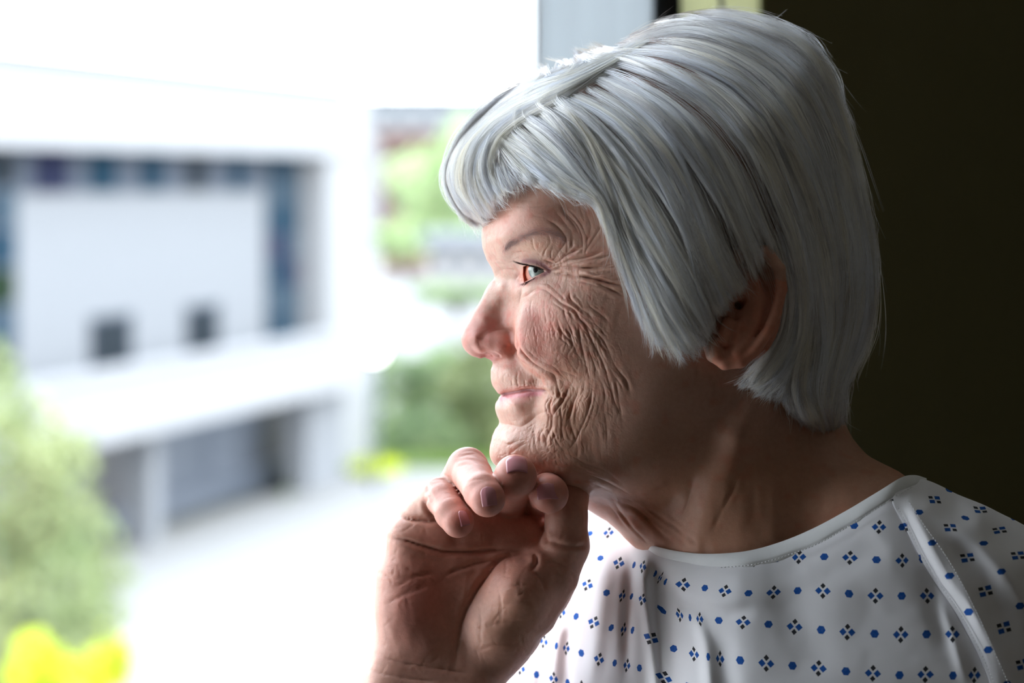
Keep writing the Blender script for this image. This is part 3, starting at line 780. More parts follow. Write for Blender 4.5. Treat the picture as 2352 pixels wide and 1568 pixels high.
# nails
def f_nailbase(P): return f_hand(P)
NAILS = [ # centre px, py, t guess, width cm, length cm, axis towards the tip (world), outward normal (world)
 ('pinky',(1062,1190),6.4,.66,.84,(.26,-.22,-.94),(.02,-.98,.20)),
 ('ring',(1122,1139),8.3,.80,1.02,(.16,-.30,-.94),(.03,-.95,.30)),
 ('middle',(1186,1072),6.9,1.12,1.0,(.10,-.84,-.54),(.06,-.54,.84)),
 ('index',(1258,1128),6.1,1.14,.86,(.03,-.30,-.95),(.02,-.95,.30))]
NV, NQ = [], []
def make_nail(c, t, wd, ln, ax, nr):
    ax = np.array(ax, float); ax /= np.linalg.norm(ax); nr = np.array(nr, float); nr -= ax*(nr@ax); nr /= np.linalg.norm(nr)
    si = np.cross(ax, nr); C0 = W(c[0], c[1], t)
    n = 17; g = np.linspace(-1, 1, n); U, Vv = np.meshgrid(g, g, indexing='ij')
    # squarish at the free edge, round at the root
    half = np.where(Vv < 0, np.sqrt(np.clip(1-(np.abs(Vv))**3.2, 0.0, 1)), 1-.06*Vv**6)
    P0 = C0+si*(U*half*wd/2)[..., None]+ax*(Vv*ln/2)[..., None]
    P0 = P0.reshape(-1, 3)+nr*1.2
    tt = np.zeros(len(P0))
    for _ in range(40):
        v = f_hand(P0-nr*tt[:, None]); tt += np.clip(v*.7, -.1, .2)
    S = P0-nr*tt[:, None]
    # smooth cylinder fitted through the skin
    uu = U.ravel(); vv = Vv.ravel(); hgt = (S-C0)@nr
    A = np.c_[np.ones_like(uu), (uu*half.ravel())**2, vv, vv*vv]; ok = (np.abs(uu*half.ravel()) < .75) & (np.abs(tt-np.median(tt)) < .5); co, *_ = np.linalg.lstsq(A[ok], hgt[ok], rcond=None)
    co[1] = min(co[1], -.16*wd/1.0*.9)
    fh = A@co; fh = np.maximum(fh, np.where(np.abs(uu) < .5, hgt, -9))
    lift = .045+.03*np.clip(vv, 0, 1)
    S = S+nr*((fh-hgt)+lift)[:, None]
    I = np.arange(n*n).reshape(n, n)
    q = np.stack([I[:-1, :-1], I[1:, :-1], I[1:, 1:], I[:-1, 1:]], -1).reshape(-1, 4)
    bot = S-nr*.06
    nn = n*n
    ring = list(I[:, 0])+list(I[-1, 1:])+list(I[-2::-1, -1])+list(I[0, -2:0:-1])
    e = [(ring[i], ring[(i+1) % len(ring)]) for i in range(len(ring))]
    wall = np.array([(a, b, b+nn, a+nn) for a, b in e])
    qs = np.concatenate([q, q[:, ::-1]+nn, wall[:, ::-1]])
    return np.concatenate([S, bot]), qs, (uu, vv)
HVd = HV+HN_*HD[:, None]
HC = np.tile(SKIN*np.array([1.18, 1.10, 1.12]), (len(HV), 1))
x, y = hx, hy
mot = vnoise(HV, .9)*.5+vnoise(HV+3, 2.3)*.3+vnoise(HV+9, 6)*.2
HC *= (1+.08*mot)[:, None]
nearside = np.ones(len(HV))
HC = tint(HC, blob(x, y, 960, 1400, 75, 110, .1, 2)*hfr*(1-onf), (1.04, .74, .76), .9)
HC = tint(HC, blob(x, y, 1080, 1290, 200, 90, 0, 3)*hfr*(1-onf), (1.0, .82, .80), .8)
HC = tint(HC, blob(x, y, 1165, 1420, 80, 90, 0, 3)*hfr*(1-onf), (.97, .92, .84), .8)
HC = tint(HC, onf, (1.06, .88, .90), .8)
for nm, c, t, wd, ln, ax, nr in NAILS:
    HC = tint(HC, blob(x, y, c[0], c[1]+6, 34, 34, 0, 2)*onf, (1.0, .70, .70), .7)
HC = np.clip(HC, 0, 1)
# ------------------------------------------------------------------ skin material
def skin_material(name, sss=0.25):
    n = NT(name)
    at = n.n('ShaderNodeAttribute', attribute_name='skin_colour')
    o = n.n('ShaderNodeTexCoord').outputs['Object']
    vo = n.n('ShaderNodeTexVoronoi', feature='F1'); vo.inputs['Scale'].default_value = 2200; n.link(o, vo.inputs['Vector'])
    nz = n.noise(1100, 4, .65, o); nz2 = n.noise(420, 4, .6, o)
    col = n.mix(nz2.outputs['Fac'], (.86, .84, .82, 1), (1.12, 1.14, 1.15, 1))
    c = n.mix(1.0, at.outputs['Color'], col, 'MULTIPLY')
    h = n.math('ADD', n.math('MULTIPLY', vo.outputs['Distance'], .5), n.math('MULTIPLY', nz.outputs['Fac'], 1.1))
    h = n.math('ADD', h, n.math('MULTIPLY', nz2.outputs['Fac'], 1.2))
    b = n.bsdf(c, .47, .42)
    b.subsurface_method = 'RANDOM_WALK'
    b.inputs['Subsurface Weight'].default_value = sss
    b.inputs['Subsurface Radius'].default_value = (1.0, .42, .26)
    b.inputs['Subsurface Scale'].default_value = .005
    n.link(n.bump(h, .34, .00022), b.inputs['Normal'])
    return n.m
skin_mat = skin_material('skin')
# ================================================================== the hospital gown
FM = [(8,0,2019,1210),(5,1,1835,1279),(6,1,1893,1278),(7,1,1952,1280),(8,1,2013,1285),(9,1,2073,1287),(10,1,2118,1284),
 (0,2,1569,1342),(1,2,1619,1350),(2,2,1665,1357),(3,2,1719,1362),(4,2,1777,1360),(5,2,1832,1356),(6,2,1890,1356),(7,2,1950,1363),(8,2,2011,1368),(9,2,2071,1368),(10,2,2130,1368),
 (-1,2,1527,1336),(-3,2,1506,1318),(-4,2,1475,1300),(-5,2,1457,1297),(-6,2,1421,1293),(-7,2,1379,1281),
 (-7,3,1349,1342),(-6,3,1393,1361),(-5,3,1430,1368),(-4,3,1450,1369),(-3,3,1475,1375),(-2,3,1522,1401),(-1,3,1562,1412),(0,3,1585,1418),(1,3,1606,1421),(2,3,1651,1424),(3,3,1707,1428),(4,3,1765,1433),(5,3,1825,1439),(6,3,1886,1446),(7,3,1946,1451),(8,3,2009,1455),(9,3,2069,1457),(10,3,2128,1456),(11,3,2188,1456),
 (-7,4,1323,1415),(-6,4,1364,1429),(-5,4,1404,1441),(-4,4,1433,1445),(-3,4,1452,1446),(-2,4,1496,1466),(-1,4,1547,1489),(0,4,1595,1502),(1,4,1627,1508),(2,4,1653,1513),(3,4,1700,1516),(4,4,1760,1523),(5,4,1820,1528),(6,4,1880,1534),(7,4,1943,1541),(8,4,2005,1546),(9,4,2066,1550),(10,4,2125,1548),(11,4,2189,1551),(12,4,2238,1550),
 (-9,5,1249,1473),(-8,5,1278,1483),(-7,5,1300,1488),(-6,5,1335,1499),(-5,5,1376,1514),(-4,5,1412,1522),(-3,5,1440,1528),(-2,5,1468,1533),(-1,5,1526,1556),
 (-10,6,1196,1534),(-9,6,1232,1549),(-8,6,1272,1558),(-8,1,1355,1225),(-6,1,1436,1222)]
FM = np.array(FM, float)
m_front = tps_fit(FM[:, 2:]/100, FM[:, :2], 1e-5)
SM = np.array([(0,0,2111,1176),(1,0,2147,1147),(-1,1,2141,1246),(0,1,2183,1211),(1,1,2217,1189),(2,1,2251,1171),(-2,2,2181,1322),(-1,2,2222,1280),(0,2,2259,1247),(1,2,2296,1217),
 (-3,3,2225,1405),(-2,3,2264,1357),(-1,3,2300,1312),(0,3,2338,1275),(-4,4,2270,1492),(-3,4,2306,1441),(-2,4,2343,1391)], float)
m_sleeve = tps_fit(SM[:, 2:]/100, SM[:, :2], 1e-4)
DF = [(1500,1264,2.7),(1540,1285,4.4),(1600,1292,5.6),(1700,1290,6.9),(1800,1275,7.3),(1900,1225,7.6),(2000,1170,7.9),(2060,1130,7.4),(2100,1100,5.8),
 (1600,1400,6.3),(1600,1560,7.3),(1800,1400,8.4),(1800,1560,9.4),(2000,1400,9.6),(2000,1560,10.4),(2200,1400,10.2),(2200,1560,11.0),(2100,1250,9.3),(1700,1340,7.6),(1900,1300,8.6),
 (1500,1400,3.4),(1500,1560,4.2),(1400,1300,0.2),(1400,1450,1.0),(1400,1560,2.0),(1300,1400,-2.4),(1300,1560,-1.0),(1200,1560,-4),(1430,1240,-1.6),(1390,1160,-8),(1370,1200,-5),(1300,1190,-9),(1200,1240,-12),(1100,1290,-14),(1150,1450,-8),
 (1800,1900,11),(2200,1900,12),(1500,1900,6),(1200,1900,-2)]
m_df = tps_fit(np.array(DF)[:, :2]/100, np.array(DF)[:, 2], 2e-2)
DS = [(2100,1098,5.4),(2131,1103,5.8),(2200,1135,6.3),(2300,1180,6.6),(2400,1235,6.4),(2500,1310,5.6),(2100,1150,8.2),(2150,1200,9.2),(2200,1280,10.1),(2250,1380,10.8),(2280,1560,11.4),(2250,1200,9.0),(2350,1280,9.6),(2350,1400,10.6),(2350,1560,11.2),
 (2450,1400,9.0),(2450,1560,10),(2550,1500,4),(2600,1700,3.5),(2300,1900,12),(2500,1900,9)]
m_ds = tps_fit(np.array(DS)[:, :2]/100, np.array(DS)[:, 2], 2e-2)
def foldsum(x, y, L):
    out = np.zeros(len(x))
    for pts, wd, h in L:
        P = smooth_poly(pts); best = np.full(len(x), 1e9); tt = np.zeros(len(x))
        for i in range(len(P)-1):
            a = P[i]; e = P[i+1]-a; t = np.clip(((x-a[0])*e[0]+(y-a[1])*e[1])/(e@e+1e-9), 0, 1)
            d = np.hypot(x-a[0]-e[0]*t, y-a[1]-e[1]*t); m = d < best; best[m] = d[m]; tt[m] = (i+t[m])/(len(P)-1)
        out += h*np.exp(-(best/wd)**2)*np.clip(np.minimum(tt, 1-tt)*4+.15, 0, 1)
    return out
FFOLD = [([(1488,1262),(1480,1340),(1490,1440),(1508,1600),(1530,1900)],13,.62),([(1512,1290),(1516,1350),(1530,1430),(1550,1560)],17,-.30),
 ([(1515,1300),(1560,1380),(1640,1410),(1740,1405)],22,-.26),([(1530,1330),(1580,1365),(1650,1385),(1720,1380)],14,.10),([(1590,1400),(1620,1480),(1630,1568),(1640,1700)],16,.32),([(1655,1440),(1668,1568),(1680,1750)],26,-.22),
 ([(1452,1260),(1446,1360),(1440,1450),(1440,1568)],15,-.38),([(1400,1250),(1385,1360),(1370,1480),(1350,1600)],20,.25),([(1290,1420),(1275,1500),(1265,1600)],16,.35),([(1310,1430),(1300,1500),(1300,1600)],14,-.3),([(1230,1500),(1215,1600)],14,.3),
 ([(1363,1247),(1400,1232),(1440,1212)],5,-.12),([(2020,1230),(1960,1290),(1860,1330)],34,-.12),([(2130,1300),(2150,1400),(2180,1500)],22,-.16),([(2160,1380),(2190,1470),(2220,1568)],14,.16),([(1800,1340),(1850,1450),(1860,1560)],60,-.12)]
SFOLD = [([(2110,1150),(2160,1190),(2240,1250)],20,.18),([(2090,1140),(2150,1140),(2220,1180)],14,-.18),([(2180,1230),(2260,1330),(2320,1460)],24,-.22),([(2230,1230),(2320,1330),(2380,1440)],20,.2),([(2150,1240),(2210,1340),(2260,1450)],12,.12),([(2160,1130),(2210,1150),(2280,1200)],9,.12)]
NECKTOP = smooth_poly([(1060,1330),(1100,1290),(1200,1240),(1300,1192),(1350,1168),(1390,1158),(1420,1172),(1445,1205),(1470,1238),(1500,1266),(1545,1281),(1600,1288),(1660,1292),(1712,1288),(1770,1272),(1830,1247),(1900,1212),(1960,1178),(2019,1145),(2060,1120),(2082,1108)])
SEAM = smooth_poly([(2056,1122),(2052,1135),(2050,1155),(2080,1213),(2111,1275),(2147,1336),(2193,1402),(2233,1474),(2264,1540),(2300,1640),(2340,1760),(2370,1900)])
SHTOP = smooth_poly([(2060,1119),(2078,1108),(2101,1100),(2131,1104),(2165,1118),(2200,1136),(2260,1160),(2300,1180),(2352,1206),(2420,1250),(2500,1312),(2600,1400)])
def gridq(nu, nv):
    I = np.arange(nu*nv).reshape(nu, nv)
    return np.stack([I[:-1, :-1], I[:-1, 1:], I[1:, 1:], I[1:, :-1]], -1).reshape(-1, 4)
def cloth_noise(P): return .035*vnoise(P, .55)+.014*vnoise(P, 1.7)
def front_t(x, y):
    return tps_eval(m_df, np.c_[x, y]/100)+foldsum(x, y, FFOLD)
def sleeve_t(x, y): return tps_eval(m_ds, np.c_[x, y]/100)+foldsum(x, y, SFOLD)
def panel_front():
    seamx = lambda y: np.interp(y, SEAM[:, 1], SEAM[:, 0])
    nu, nv = 250, 150
    P = []
    for i in range(nu):
        x0 = 1060+(2062-1060)*i/(nu-1)
        yt = np.interp(x0, NECKTOP[:, 0], NECKTOP[:, 1])
        v = np.linspace(0, 1, nv)**1.15
        y = yt+(1900-yt)*v
        # columns fan out so that the last one is the raglan seam
        s = (i/(nu-1))**1.0
        xr = seamx(y); x = 1060+(xr-1060)*s
        yt2 = np.interp(x[0], NECKTOP[:, 0], NECKTOP[:, 1]); y = yt2+(1900-yt2)*v
        x = 1060+(seamx(y)-1060)*s
        P.append(np.c_[x, y])
    P = np.array(P).reshape(-1, 2)
    uv = tps_eval(m_front, P/100)
    t = front_t(P[:, 0], P[:, 1])
    X = W(P[:, 0], P[:, 1], t); X[:, 1] += cloth_noise(X)
    return X, gridq(nu, nv), uv
def panel_sleeve():
    nu, nv, nb = 120, 150, 24
    P, T = [], []
    sl = np.linspace(0, 1, nu)
    for s in sl:
        # column from the shoulder line down; s = 0 is the seam
        top = np.array([np.interp(s, np.linspace(0, 1, len(SHTOP)), SHTOP[:, 0]), np.interp(s, np.linspace(0, 1, len(SHTOP)), SHTOP[:, 1])])
        v = np.linspace(0, 1, nv)
        y = top[1]+(1900-top[1])*v**1.1
        xs = np.interp(y, SEAM[:, 1], SEAM[:, 0])
        xe = 2600+0*y
        x = xs*(1-s)+xe*s
        w_ = np.clip(v*(4+14*(1-s)**4), 0, 1); w_ = w_*w_*(3-2*w_)
        x = top[0]*(1-w_)+x*w_
        t = sleeve_t(x, y)
        # the edge by the seam lies on the front panel
        ed = np.clip((x-xs)/45, 0, 1)
        ed = ed*ed*(3-2*ed); tf = front_t(x, y)+.07
        t = np.where(ed < 1, t*ed+tf*(1-ed), t)
        t = t-1.1*np.exp(-np.clip(v*nv, 0, 99)/3.0)*0
        # over the shoulder to the back
        vb = np.linspace(1, 0, nb, endpoint=False)
        tb = t[0]-9*vb; yb = y[0]+95*vb**1.8-10*np.sin(vb*math.pi); xb = x[0]+(-60*vb**1.5)
        P.append(np.c_[np.r_[xb, x], np.r_[yb, y]]); T.append(np.r_[tb, t])
    P = np.array(P).reshape(-1, 2); T = np.array(T).ravel()
    uv = tps_eval(m_sleeve, P/100); uv[:, 0] += 1
    X = W(P[:, 0], P[:, 1], T); X[:, 1] += cloth_noise(X)
    return X, gridq(nu, nv+nb), uv
def panel_back():
    top = [W(2125,1112,-1.5),W(2080,1165,-4.0),W(1960,1190,-7),W(1750,1205,-9.5),W(1560,1210,-10.5),W(1440,1205,-10.5),W(1360,1185,-10),W(1250,1235,-12),W(1100,1310,-15)]
    top = np.array(top); s = np.linspace(0, 1, len(top)); nu, nv = 60, 40
    out = []
    for i in range(nu):
        c = np.array([np.interp(i/(nu-1), s, top[:, k]) for k in range(3)])
        for j in range(nv):
            v = j/(nv-1); out.append(c+np.array([3*math.sin(i*.7)*.1, 5.5*math.sin(v*math.pi*.6), -v*22.0]))
    X = np.array(out); X[:, 1] += cloth_noise(X)
    uv = np.c_[X[:, 0]/1.4, (CZ-X[:, 2])/2.1]
    return X, gridq(nu, nv), uv

def gown_material():
    n = NT('printed_cotton')
    at = n.n('ShaderNodeAttribute', attribute_name='cloth_uv'); sp = n.n('ShaderNodeSeparateXYZ'); n.link(at.outputs['Vector'], sp.inputs[0])
    k, r = sp.outputs[0], sp.outputs[1]
    M = n.math
    ki = M('ROUND', k); ri = M('ROUND', r)
    fx = M('ABSOLUTE', M('SUBTRACT', k, ki)); fy = M('ABSOLUTE', M('MULTIPLY', M('SUBTRACT', r, ri), 1.49))
    par = M('FLOORED_MODULO', M('ADD', M('ADD', ki, ri), 1000.0), 2.0)
    isdot = M('GREATER_THAN', par, .5)
    blu = M('LESS_THAN', M('ADD', M('DIVIDE', M('ABSOLUTE', M('SUBTRACT', fx, .165)), .142), M('DIVIDE', fy, .150)), 1.0)
    blk = M('LESS_THAN', M('ADD', M('DIVIDE', fx, .105), M('DIVIDE', M('ABSOLUTE', M('SUBTRACT', fy, .205)), .120)), 1.0)
    hexa = M('LESS_THAN', M('MAXIMUM', M('ADD', M('MULTIPLY', fx, .866), M('MULTIPLY', fy, .5)), M('MULTIPLY', fy, .98)), .148)
    cl = M('SUBTRACT', 1.0, isdot)
    mb = M('MAXIMUM', M('MULTIPLY', hexa, isdot), M('MULTIPLY', blu, cl)); mk = M('MULTIPLY', blk, cl)
    o = n.n('ShaderNodeTexCoord').outputs['Object']
    nz = n.noise(900, 3, .6, o).outputs['Fac']
    prt = M('ADD', M('MULTIPLY', nz, .12), .93)
    base = n.mix(n.noise(60, 3, .5, o).outputs['Fac'], (.86, .86, .90, 1), (.92, .92, .95, 1))
    c = n.mix(M('MULTIPLY', mb, prt), base, (.012, .10, .42, 1))
    c = n.mix(M('MULTIPLY', mk, M('MINIMUM', prt, .97)), c, (.012, .014, .022, 1))
    b = n.bsdf(c, .85, .12)
    # woven threads
    u = M('SINE', M('MULTIPLY', k, 240.0)); v = M('SINE', M('MULTIPLY', r, 360.0))
    h = M('ADD', M('MULTIPLY', M('ADD', u, v), .3), n.noise(1500, 3, .6, o).outputs['Fac'])
    nn = n.bump(h, .35, .00012); h2 = n.noise(120, 3, .55, o).outputs['Fac']
    n.link(n.bump(h2, .25, .0008), n.t.nodes[-1].inputs['Normal']) if False else None
    n.link(nn, b.inputs['Normal'])
    b.inputs['Subsurface Weight'].default_value = 0.0
    tr = n.n('ShaderNodeBsdfTranslucent'); n.link(c, tr.inputs[0]); mx = n.n('ShaderNodeMixShader'); mx.inputs[0].default_value = .16
    n.link(b.outputs[0], mx.inputs[1]); n.link(tr.outputs[0], mx.inputs[2]); n.link(mx.outputs[0], n.out.inputs[0])
    return n.m
gown_mat = gown_material()
bind_mat = simple_mat('plain_white_binding', (.86, .88, .90, 1), .85, .2, 200, .05)
thread_mat = simple_mat('white_thread', (.80, .81, .84, 1), .8, .2)
def add_uv(me, uv):
    at = me.attributes.new('cloth_uv', 'FLOAT_VECTOR', 'POINT')
    a = np.zeros((len(uv), 3), np.float32); a[:, :2] = uv; at.data.foreach_set('vector', a.ravel())
BU = smooth_poly([(1425,1168),(1450,1200),(1470,1226),(1497,1251),(1559,1266),(1625,1272),(1712,1266),(1789,1246),(1865,1215),(1942,1174),(2019,1128),(2070,1097),(2101,1091),(2128,1098)], 6)
BL = smooth_poly([(1418,1178),(1442,1215),(1466,1248),(1508,1281),(1584,1301),(1661,1311),(1738,1303),(1814,1282),(1891,1252),(1968,1206),(2019,1173),(2065,1144),(2100,1121),(2130,1108)], 6)
def binding():
    n = len(BU); m = 11; V_, T_ = [], []
    for i in range(n):
        tc_ = float(front_t(np.array([(BU[i, 0]+BL[i, 0])/2]), np.array([(BU[i, 1]+BL[i, 1])/2]))[0])
        if BU[i, 0] > 2075: tc_ = min(tc_, 7.4-(BU[i, 0]-2075)*.05)
        for j in range(m):
            v = j/(m-1); p = BU[i]*(1-v)+BL[i]*v
            puf = .13*math.sin(v*math.pi)**.5-(.05*math.exp(-((v-.80)/.05)**2))
            slope = -.55*(1-v)**1.5
            V_.append(W(p[0], p[1], tc_+.26+puf+slope+.03*math.sin(i*.9+v*3)*v))
    V_ = np.array(V_); k = len(V_)
    # turned-under inner layer gives it thickness
    V2 = V_.copy(); V2[:, 1] += .10
    q = gridq(n, m)
    return np.concatenate([V_, V2]), np.concatenate([q, q[:, ::-1]+k])
def stitches(pts, tfun, step=9.0, ln=6.0, wd=.022, lift=.05):
    P = smooth_poly(pts, 6); seg_ = np.hypot(*np.diff(P, axis=0).T); L = np.r_[0, np.cumsum(seg_)]
    V_, Q_ = [], []
    for s in np.arange(0, L[-1]-ln, step):
        a = np.array([np.interp(s, L, P[:, k]) for k in (0, 1)]); b = np.array([np.interp(s+ln, L, P[:, k]) for k in (0, 1)])
        A = W(a[0], a[1], tfun(a)+lift); B = W(b[0], b[1], tfun(b)+lift)
        d = B-A; d /= np.linalg.norm(d); s1 = np.cross(d, [0, -1, 0]); s1 /= np.linalg.norm(s1); s2 = np.array([0, -1., 0])
        k = len(V_)
        for e in (A, B):
            for x_, y_ in ((-1, -1), (1, -1), (1, .6), (-1, .6)): V_.append(e+s1*x_*wd+s2*y_*wd)
        Q_ += [(k, k+1, k+5, k+4), (k+1, k+2, k+6, k+5), (k+2, k+3, k+7, k+6), (k+3, k, k+4, k+7), (k, k+3, k+2, k+1), (k+4, k+5, k+6, k+7)]
    return np.array(V_), np.array(Q_)
# ================================================================== the room (metres from here on for boxes)
def box_mesh(name, c, size, ux=(1, 0, 0), uy=(0, 1, 0), bevel=0.0):
    """box with centre c (m), full sizes, local axes ux, uy in the ground plane"""
    bm = bmesh.new(); bmesh.ops.create_cube(bm, size=1)
    if bevel:
        bm.verts.ensure_lookup_table()
        for v in bm.verts: v.co = Vector((v.co.x*size[0], v.co.y*size[1], v.co.z*size[2]))
        bmesh.ops.bevel(bm, geom=bm.edges[:], offset=bevel, segments=2, affect='EDGES')
    else:
        for v in bm.verts: v.co = Vector((v.co.x*size[0], v.co.y*size[1], v.co.z*size[2]))
    M = Matrix(((ux[0], uy[0], 0, c[0]), (ux[1], uy[1], 0, c[1]), (0, 0, 1, c[2]), (0, 0, 0, 1)))
    bm.transform(M); me = bpy.data.meshes.new(name); bmesh.ops.recalc_face_normals(bm, faces=bm.faces[:]); bm.to_mesh(me); bm.free(); return me
GU = -GDIR                        # along the window wall, away from the camera to the right
def R3(u, n, z): p = (GJ+GU*u+gn*n); return (p[0]*CM, p[1]*CM, z*CM)
def wbox(name, u0, u1, n0, n1, z0, z1, mat, parent=None, bevel=0, **kw):
    me = box_mesh(name, R3((u0+u1)/2, (n0+n1)/2, (z0+z1)/2), ((u1-u0)*CM, (n1-n0)*CM, (z1-z0)*CM), tuple(GU), tuple(gn), bevel)
    return link(name, me, mat, parent, **kw)
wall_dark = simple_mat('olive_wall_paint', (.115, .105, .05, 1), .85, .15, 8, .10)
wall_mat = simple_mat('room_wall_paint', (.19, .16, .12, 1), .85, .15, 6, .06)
ceil_mat = simple_mat('ceiling_paint', (.42, .40, .36, 1), .9, .1, 6, .04)
floor_mat = simple_mat('floor_vinyl', (.16, .13, .10, 1), .5, .3, 5, .15)
frame_dark = simple_mat('dark_frame_metal', (.02, .022, .024, 1), .45, .4, 40, .1)
frame_white = simple_mat('white_frame_metal', (.72, .76, .80, 1), .4, .4, 40, .03)
T = 12.0
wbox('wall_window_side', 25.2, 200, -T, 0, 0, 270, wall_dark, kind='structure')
wbox('wall_window_left', -380, -GLEN, -T, 0, 0, 270, wall_mat, kind='structure')
wbox('wall_below_window', -GLEN, 25.2, -T, 0, 0, GZ0, wall_mat, kind='structure')
wbox('wall_above_window', -GLEN, 25.2, -T, 0, GZ1, 270, wall_mat, kind='structure')
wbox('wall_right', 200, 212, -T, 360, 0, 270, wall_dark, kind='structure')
wbox('wall_back', -380, 200, 360, 372, 0, 270, wall_mat, kind='structure')
wbox('wall_left', -392, -380, -T, 372, 0, 270, wall_mat, kind='structure')
wbox('floor', -392, 212, -T, 372, -10, 0, floor_mat, kind='structure')
wbox('ceiling', -392, 212, -T, 372, 270, 280, ceil_mat, kind='structure')
wbox('trim_1', -GLEN, 25.2, -T-2, 6, GZ0-4, GZ0, frame_white, bevel=.004, kind='structure')
wbox('baseboard_window', 25.2, 200, 0, 1.5, 0, 10, frame_white, bevel=.002, kind='structure')
# window_1: the big clear pane with its frame
win = bpy.data.objects.new('window_1', None); sc.collection.objects.link(win); win['kind'] = 'structure'
gl = NT('window_glass'); tr = gl.n('ShaderNodeBsdfTransparent'); gs = gl.n('ShaderNodeBsdfGlossy'); gs.inputs['Roughness'].default_value = .0
fr = gl.n('ShaderNodeFresnel'); fr.inputs['IOR'].default_value = 1.45
mx = gl.n('ShaderNodeMixShader'); gl.link(fr.outputs[0], mx.inputs[0]); gl.link(tr.outputs[0], mx.inputs[1]); gl.link(gs.outputs[0], mx.inputs[2]); gl.link(mx.outputs[0], gl.out.inputs[0])
tr.inputs[0].default_value = (.97, .985, .98, 1)
me = bpy.data.meshes.new('pane'); c = [R3(-GLEN+4, -.8, GZ0+4), R3(0.2, -.8, GZ0+4), R3(0.2, -.8, GZ1-4), R3(-GLEN+4, -.8, GZ1-4)]
me.from_pydata(c, [], [(0, 1, 2, 3)]); link('pane', me, gl.m, win)
wbox('frame_rail', -GLEN, 0, -3, 0, GZ0, GZ0+5, frame_white, win, .004)
wbox('frame_rail', -GLEN, 0, -3, 0, GZ1-5, GZ1, frame_white, win, .004)
wbox('frame_stile', -GLEN, -GLEN+5, -3, 0, GZ0+5, GZ1-5, frame_white, win, .004)
# window_2: narrow sidelight hung with a translucent blind, beside it a dark post and a second strip of blind
def blind_material(name, col, tw):
    n = NT(name); o = n.n('ShaderNodeTexCoord').outputs['Object']
    mp = n.n('ShaderNodeMapping'); mp.inputs['Scale'].default_value = (1, 1, .02); n.link(o, mp.inputs[0])
    f = n.noise(90, 3, .6, mp.outputs[0]).outputs['Fac']
    c = n.mix(f, tuple(x*.86 for x in col[:3])+(1,), tuple(min(1, x*1.08) for x in col[:3])+(1,))
    d = n.n('ShaderNodeBsdfDiffuse'); t = n.n('ShaderNodeBsdfTranslucent'); m = n.n('ShaderNodeMixShader'); m.inputs[0].default_value = tw
    n.link(c, d.inputs[0]); n.link(c, t.inputs[0]); n.link(d.outputs[0], m.inputs[1]); n.link(t.outputs[0], m.inputs[2]); n.link(m.outputs[0], n.out.inputs[0])
    return n.m
blind1 = blind_material('blue_grey_blind', (.60, .635, .655, 1), .56)
blind2 = blind_material('cream_green_blind', (.66, .67, .50, 1), .55)
win2 = bpy.data.objects.new('window_2', None); sc.collection.objects.link(win2); win2['kind'] = 'structure'
wbox('frame_stile', 0.0, 0.5, -.9, 0.1, GZ0, GZ1, frame_white, win2, .002)
wbox('blind_strip', 0.5, 12.9, -.6, -.45, GZ0, GZ1, blind1, win2)
wbox('frame_post', 12.9, 15.6, -2, 0.3, GZ0, GZ1, frame_dark, win2, .003)
wbox('blind_strip', 15.6, 25.4, -.6, -.45, GZ0, GZ1, blind2, win2)
wbox('blind_batten', 20.2, 20.8, -.45, -.1, GZ0, GZ1, frame_white, win2, .001)

# ================================================================== outside
CAMH = CZ*CM; CAMY = -DIST*CM
GZ = CAMH-7.1                                        # outdoor ground level
EXT = 0.295
def mat_c(name, c0, rough=.8, spec=.2, ns=3, na=.06): c = tuple(v*EXT for v in c0); return simple_mat(name, (*c, 1), rough, spec, ns, na)
M_white = mat_c('white_render', (.86, .87, .90)); M_wall = mat_c('pale_grey_cladding', (.62, .65, .70)); M_fascia = mat_c('white_fascia', (.88, .89, .93))
M_frame = mat_c('grey_mullion', (.22, .26, .34)); M_g1 = mat_c('blue_window_glass', (.05, .12, .19), .6, 0.0); M_g2 = mat_c('violet_window_glass', (.07, .08, .16), .6, 0.0)
M_g3 = mat_c('light_spandrel_glass', (.13, .20, .27), .6, 0.0); M_g4 = mat_c('green_window_glass', (.05, .09, .05), .6, 0.0); M_g5 = mat_c('dark_window_glass', (.08, .10, .12), .6, 0.0)  # green panes take a flat base tint
M_slate = mat_c('blue_grey_shopfront', (.28, .33, .42), .4, .3); M_slate2 = mat_c('brown_grey_panel', (.20, .20, .22), .5, .3); M_roofm = mat_c('grey_roof_metal', (.52, .57, .66))
M_pave = mat_c('pale_concrete_paving', (.80, .79, .78), .9, .1, 1.0, .05); M_grass = mat_c('lawn_green', (.26, .42, .07), .9, .1, 2, .25); M_brick = mat_c('pink_brick', (.50, .30, .26), .9, .1, 2, .1)
M_hill = mat_c('distant_hill', (.45, .52, .62), .95, .05, .02, .1); M_land = mat_c('distant_ground', (.62, .64, .58), .95, .05, .05, .1)
D0 = 45.0; FA = np.array([-1176/FPX*D0, D0]); FD = np.array([.292, 1.0]); FD /= np.linalg.norm(FD); FNn = np.array([FD[1], -FD[0]])
def fpx(px, off=0.0):
    """distance along the facade line (shifted off metres outwards) seen at column px, and its depth from the camera"""
    A = FA+FNn*off; r = (px-1176)/FPX
    s = (r*A[1]-A[0])/(FD[0]-r*FD[1]); return s, A[1]+FD[1]*s
def fz(px, py, off=0.0): return CAMH-(py-HZ)/FPX*fpx(px, off)[1]
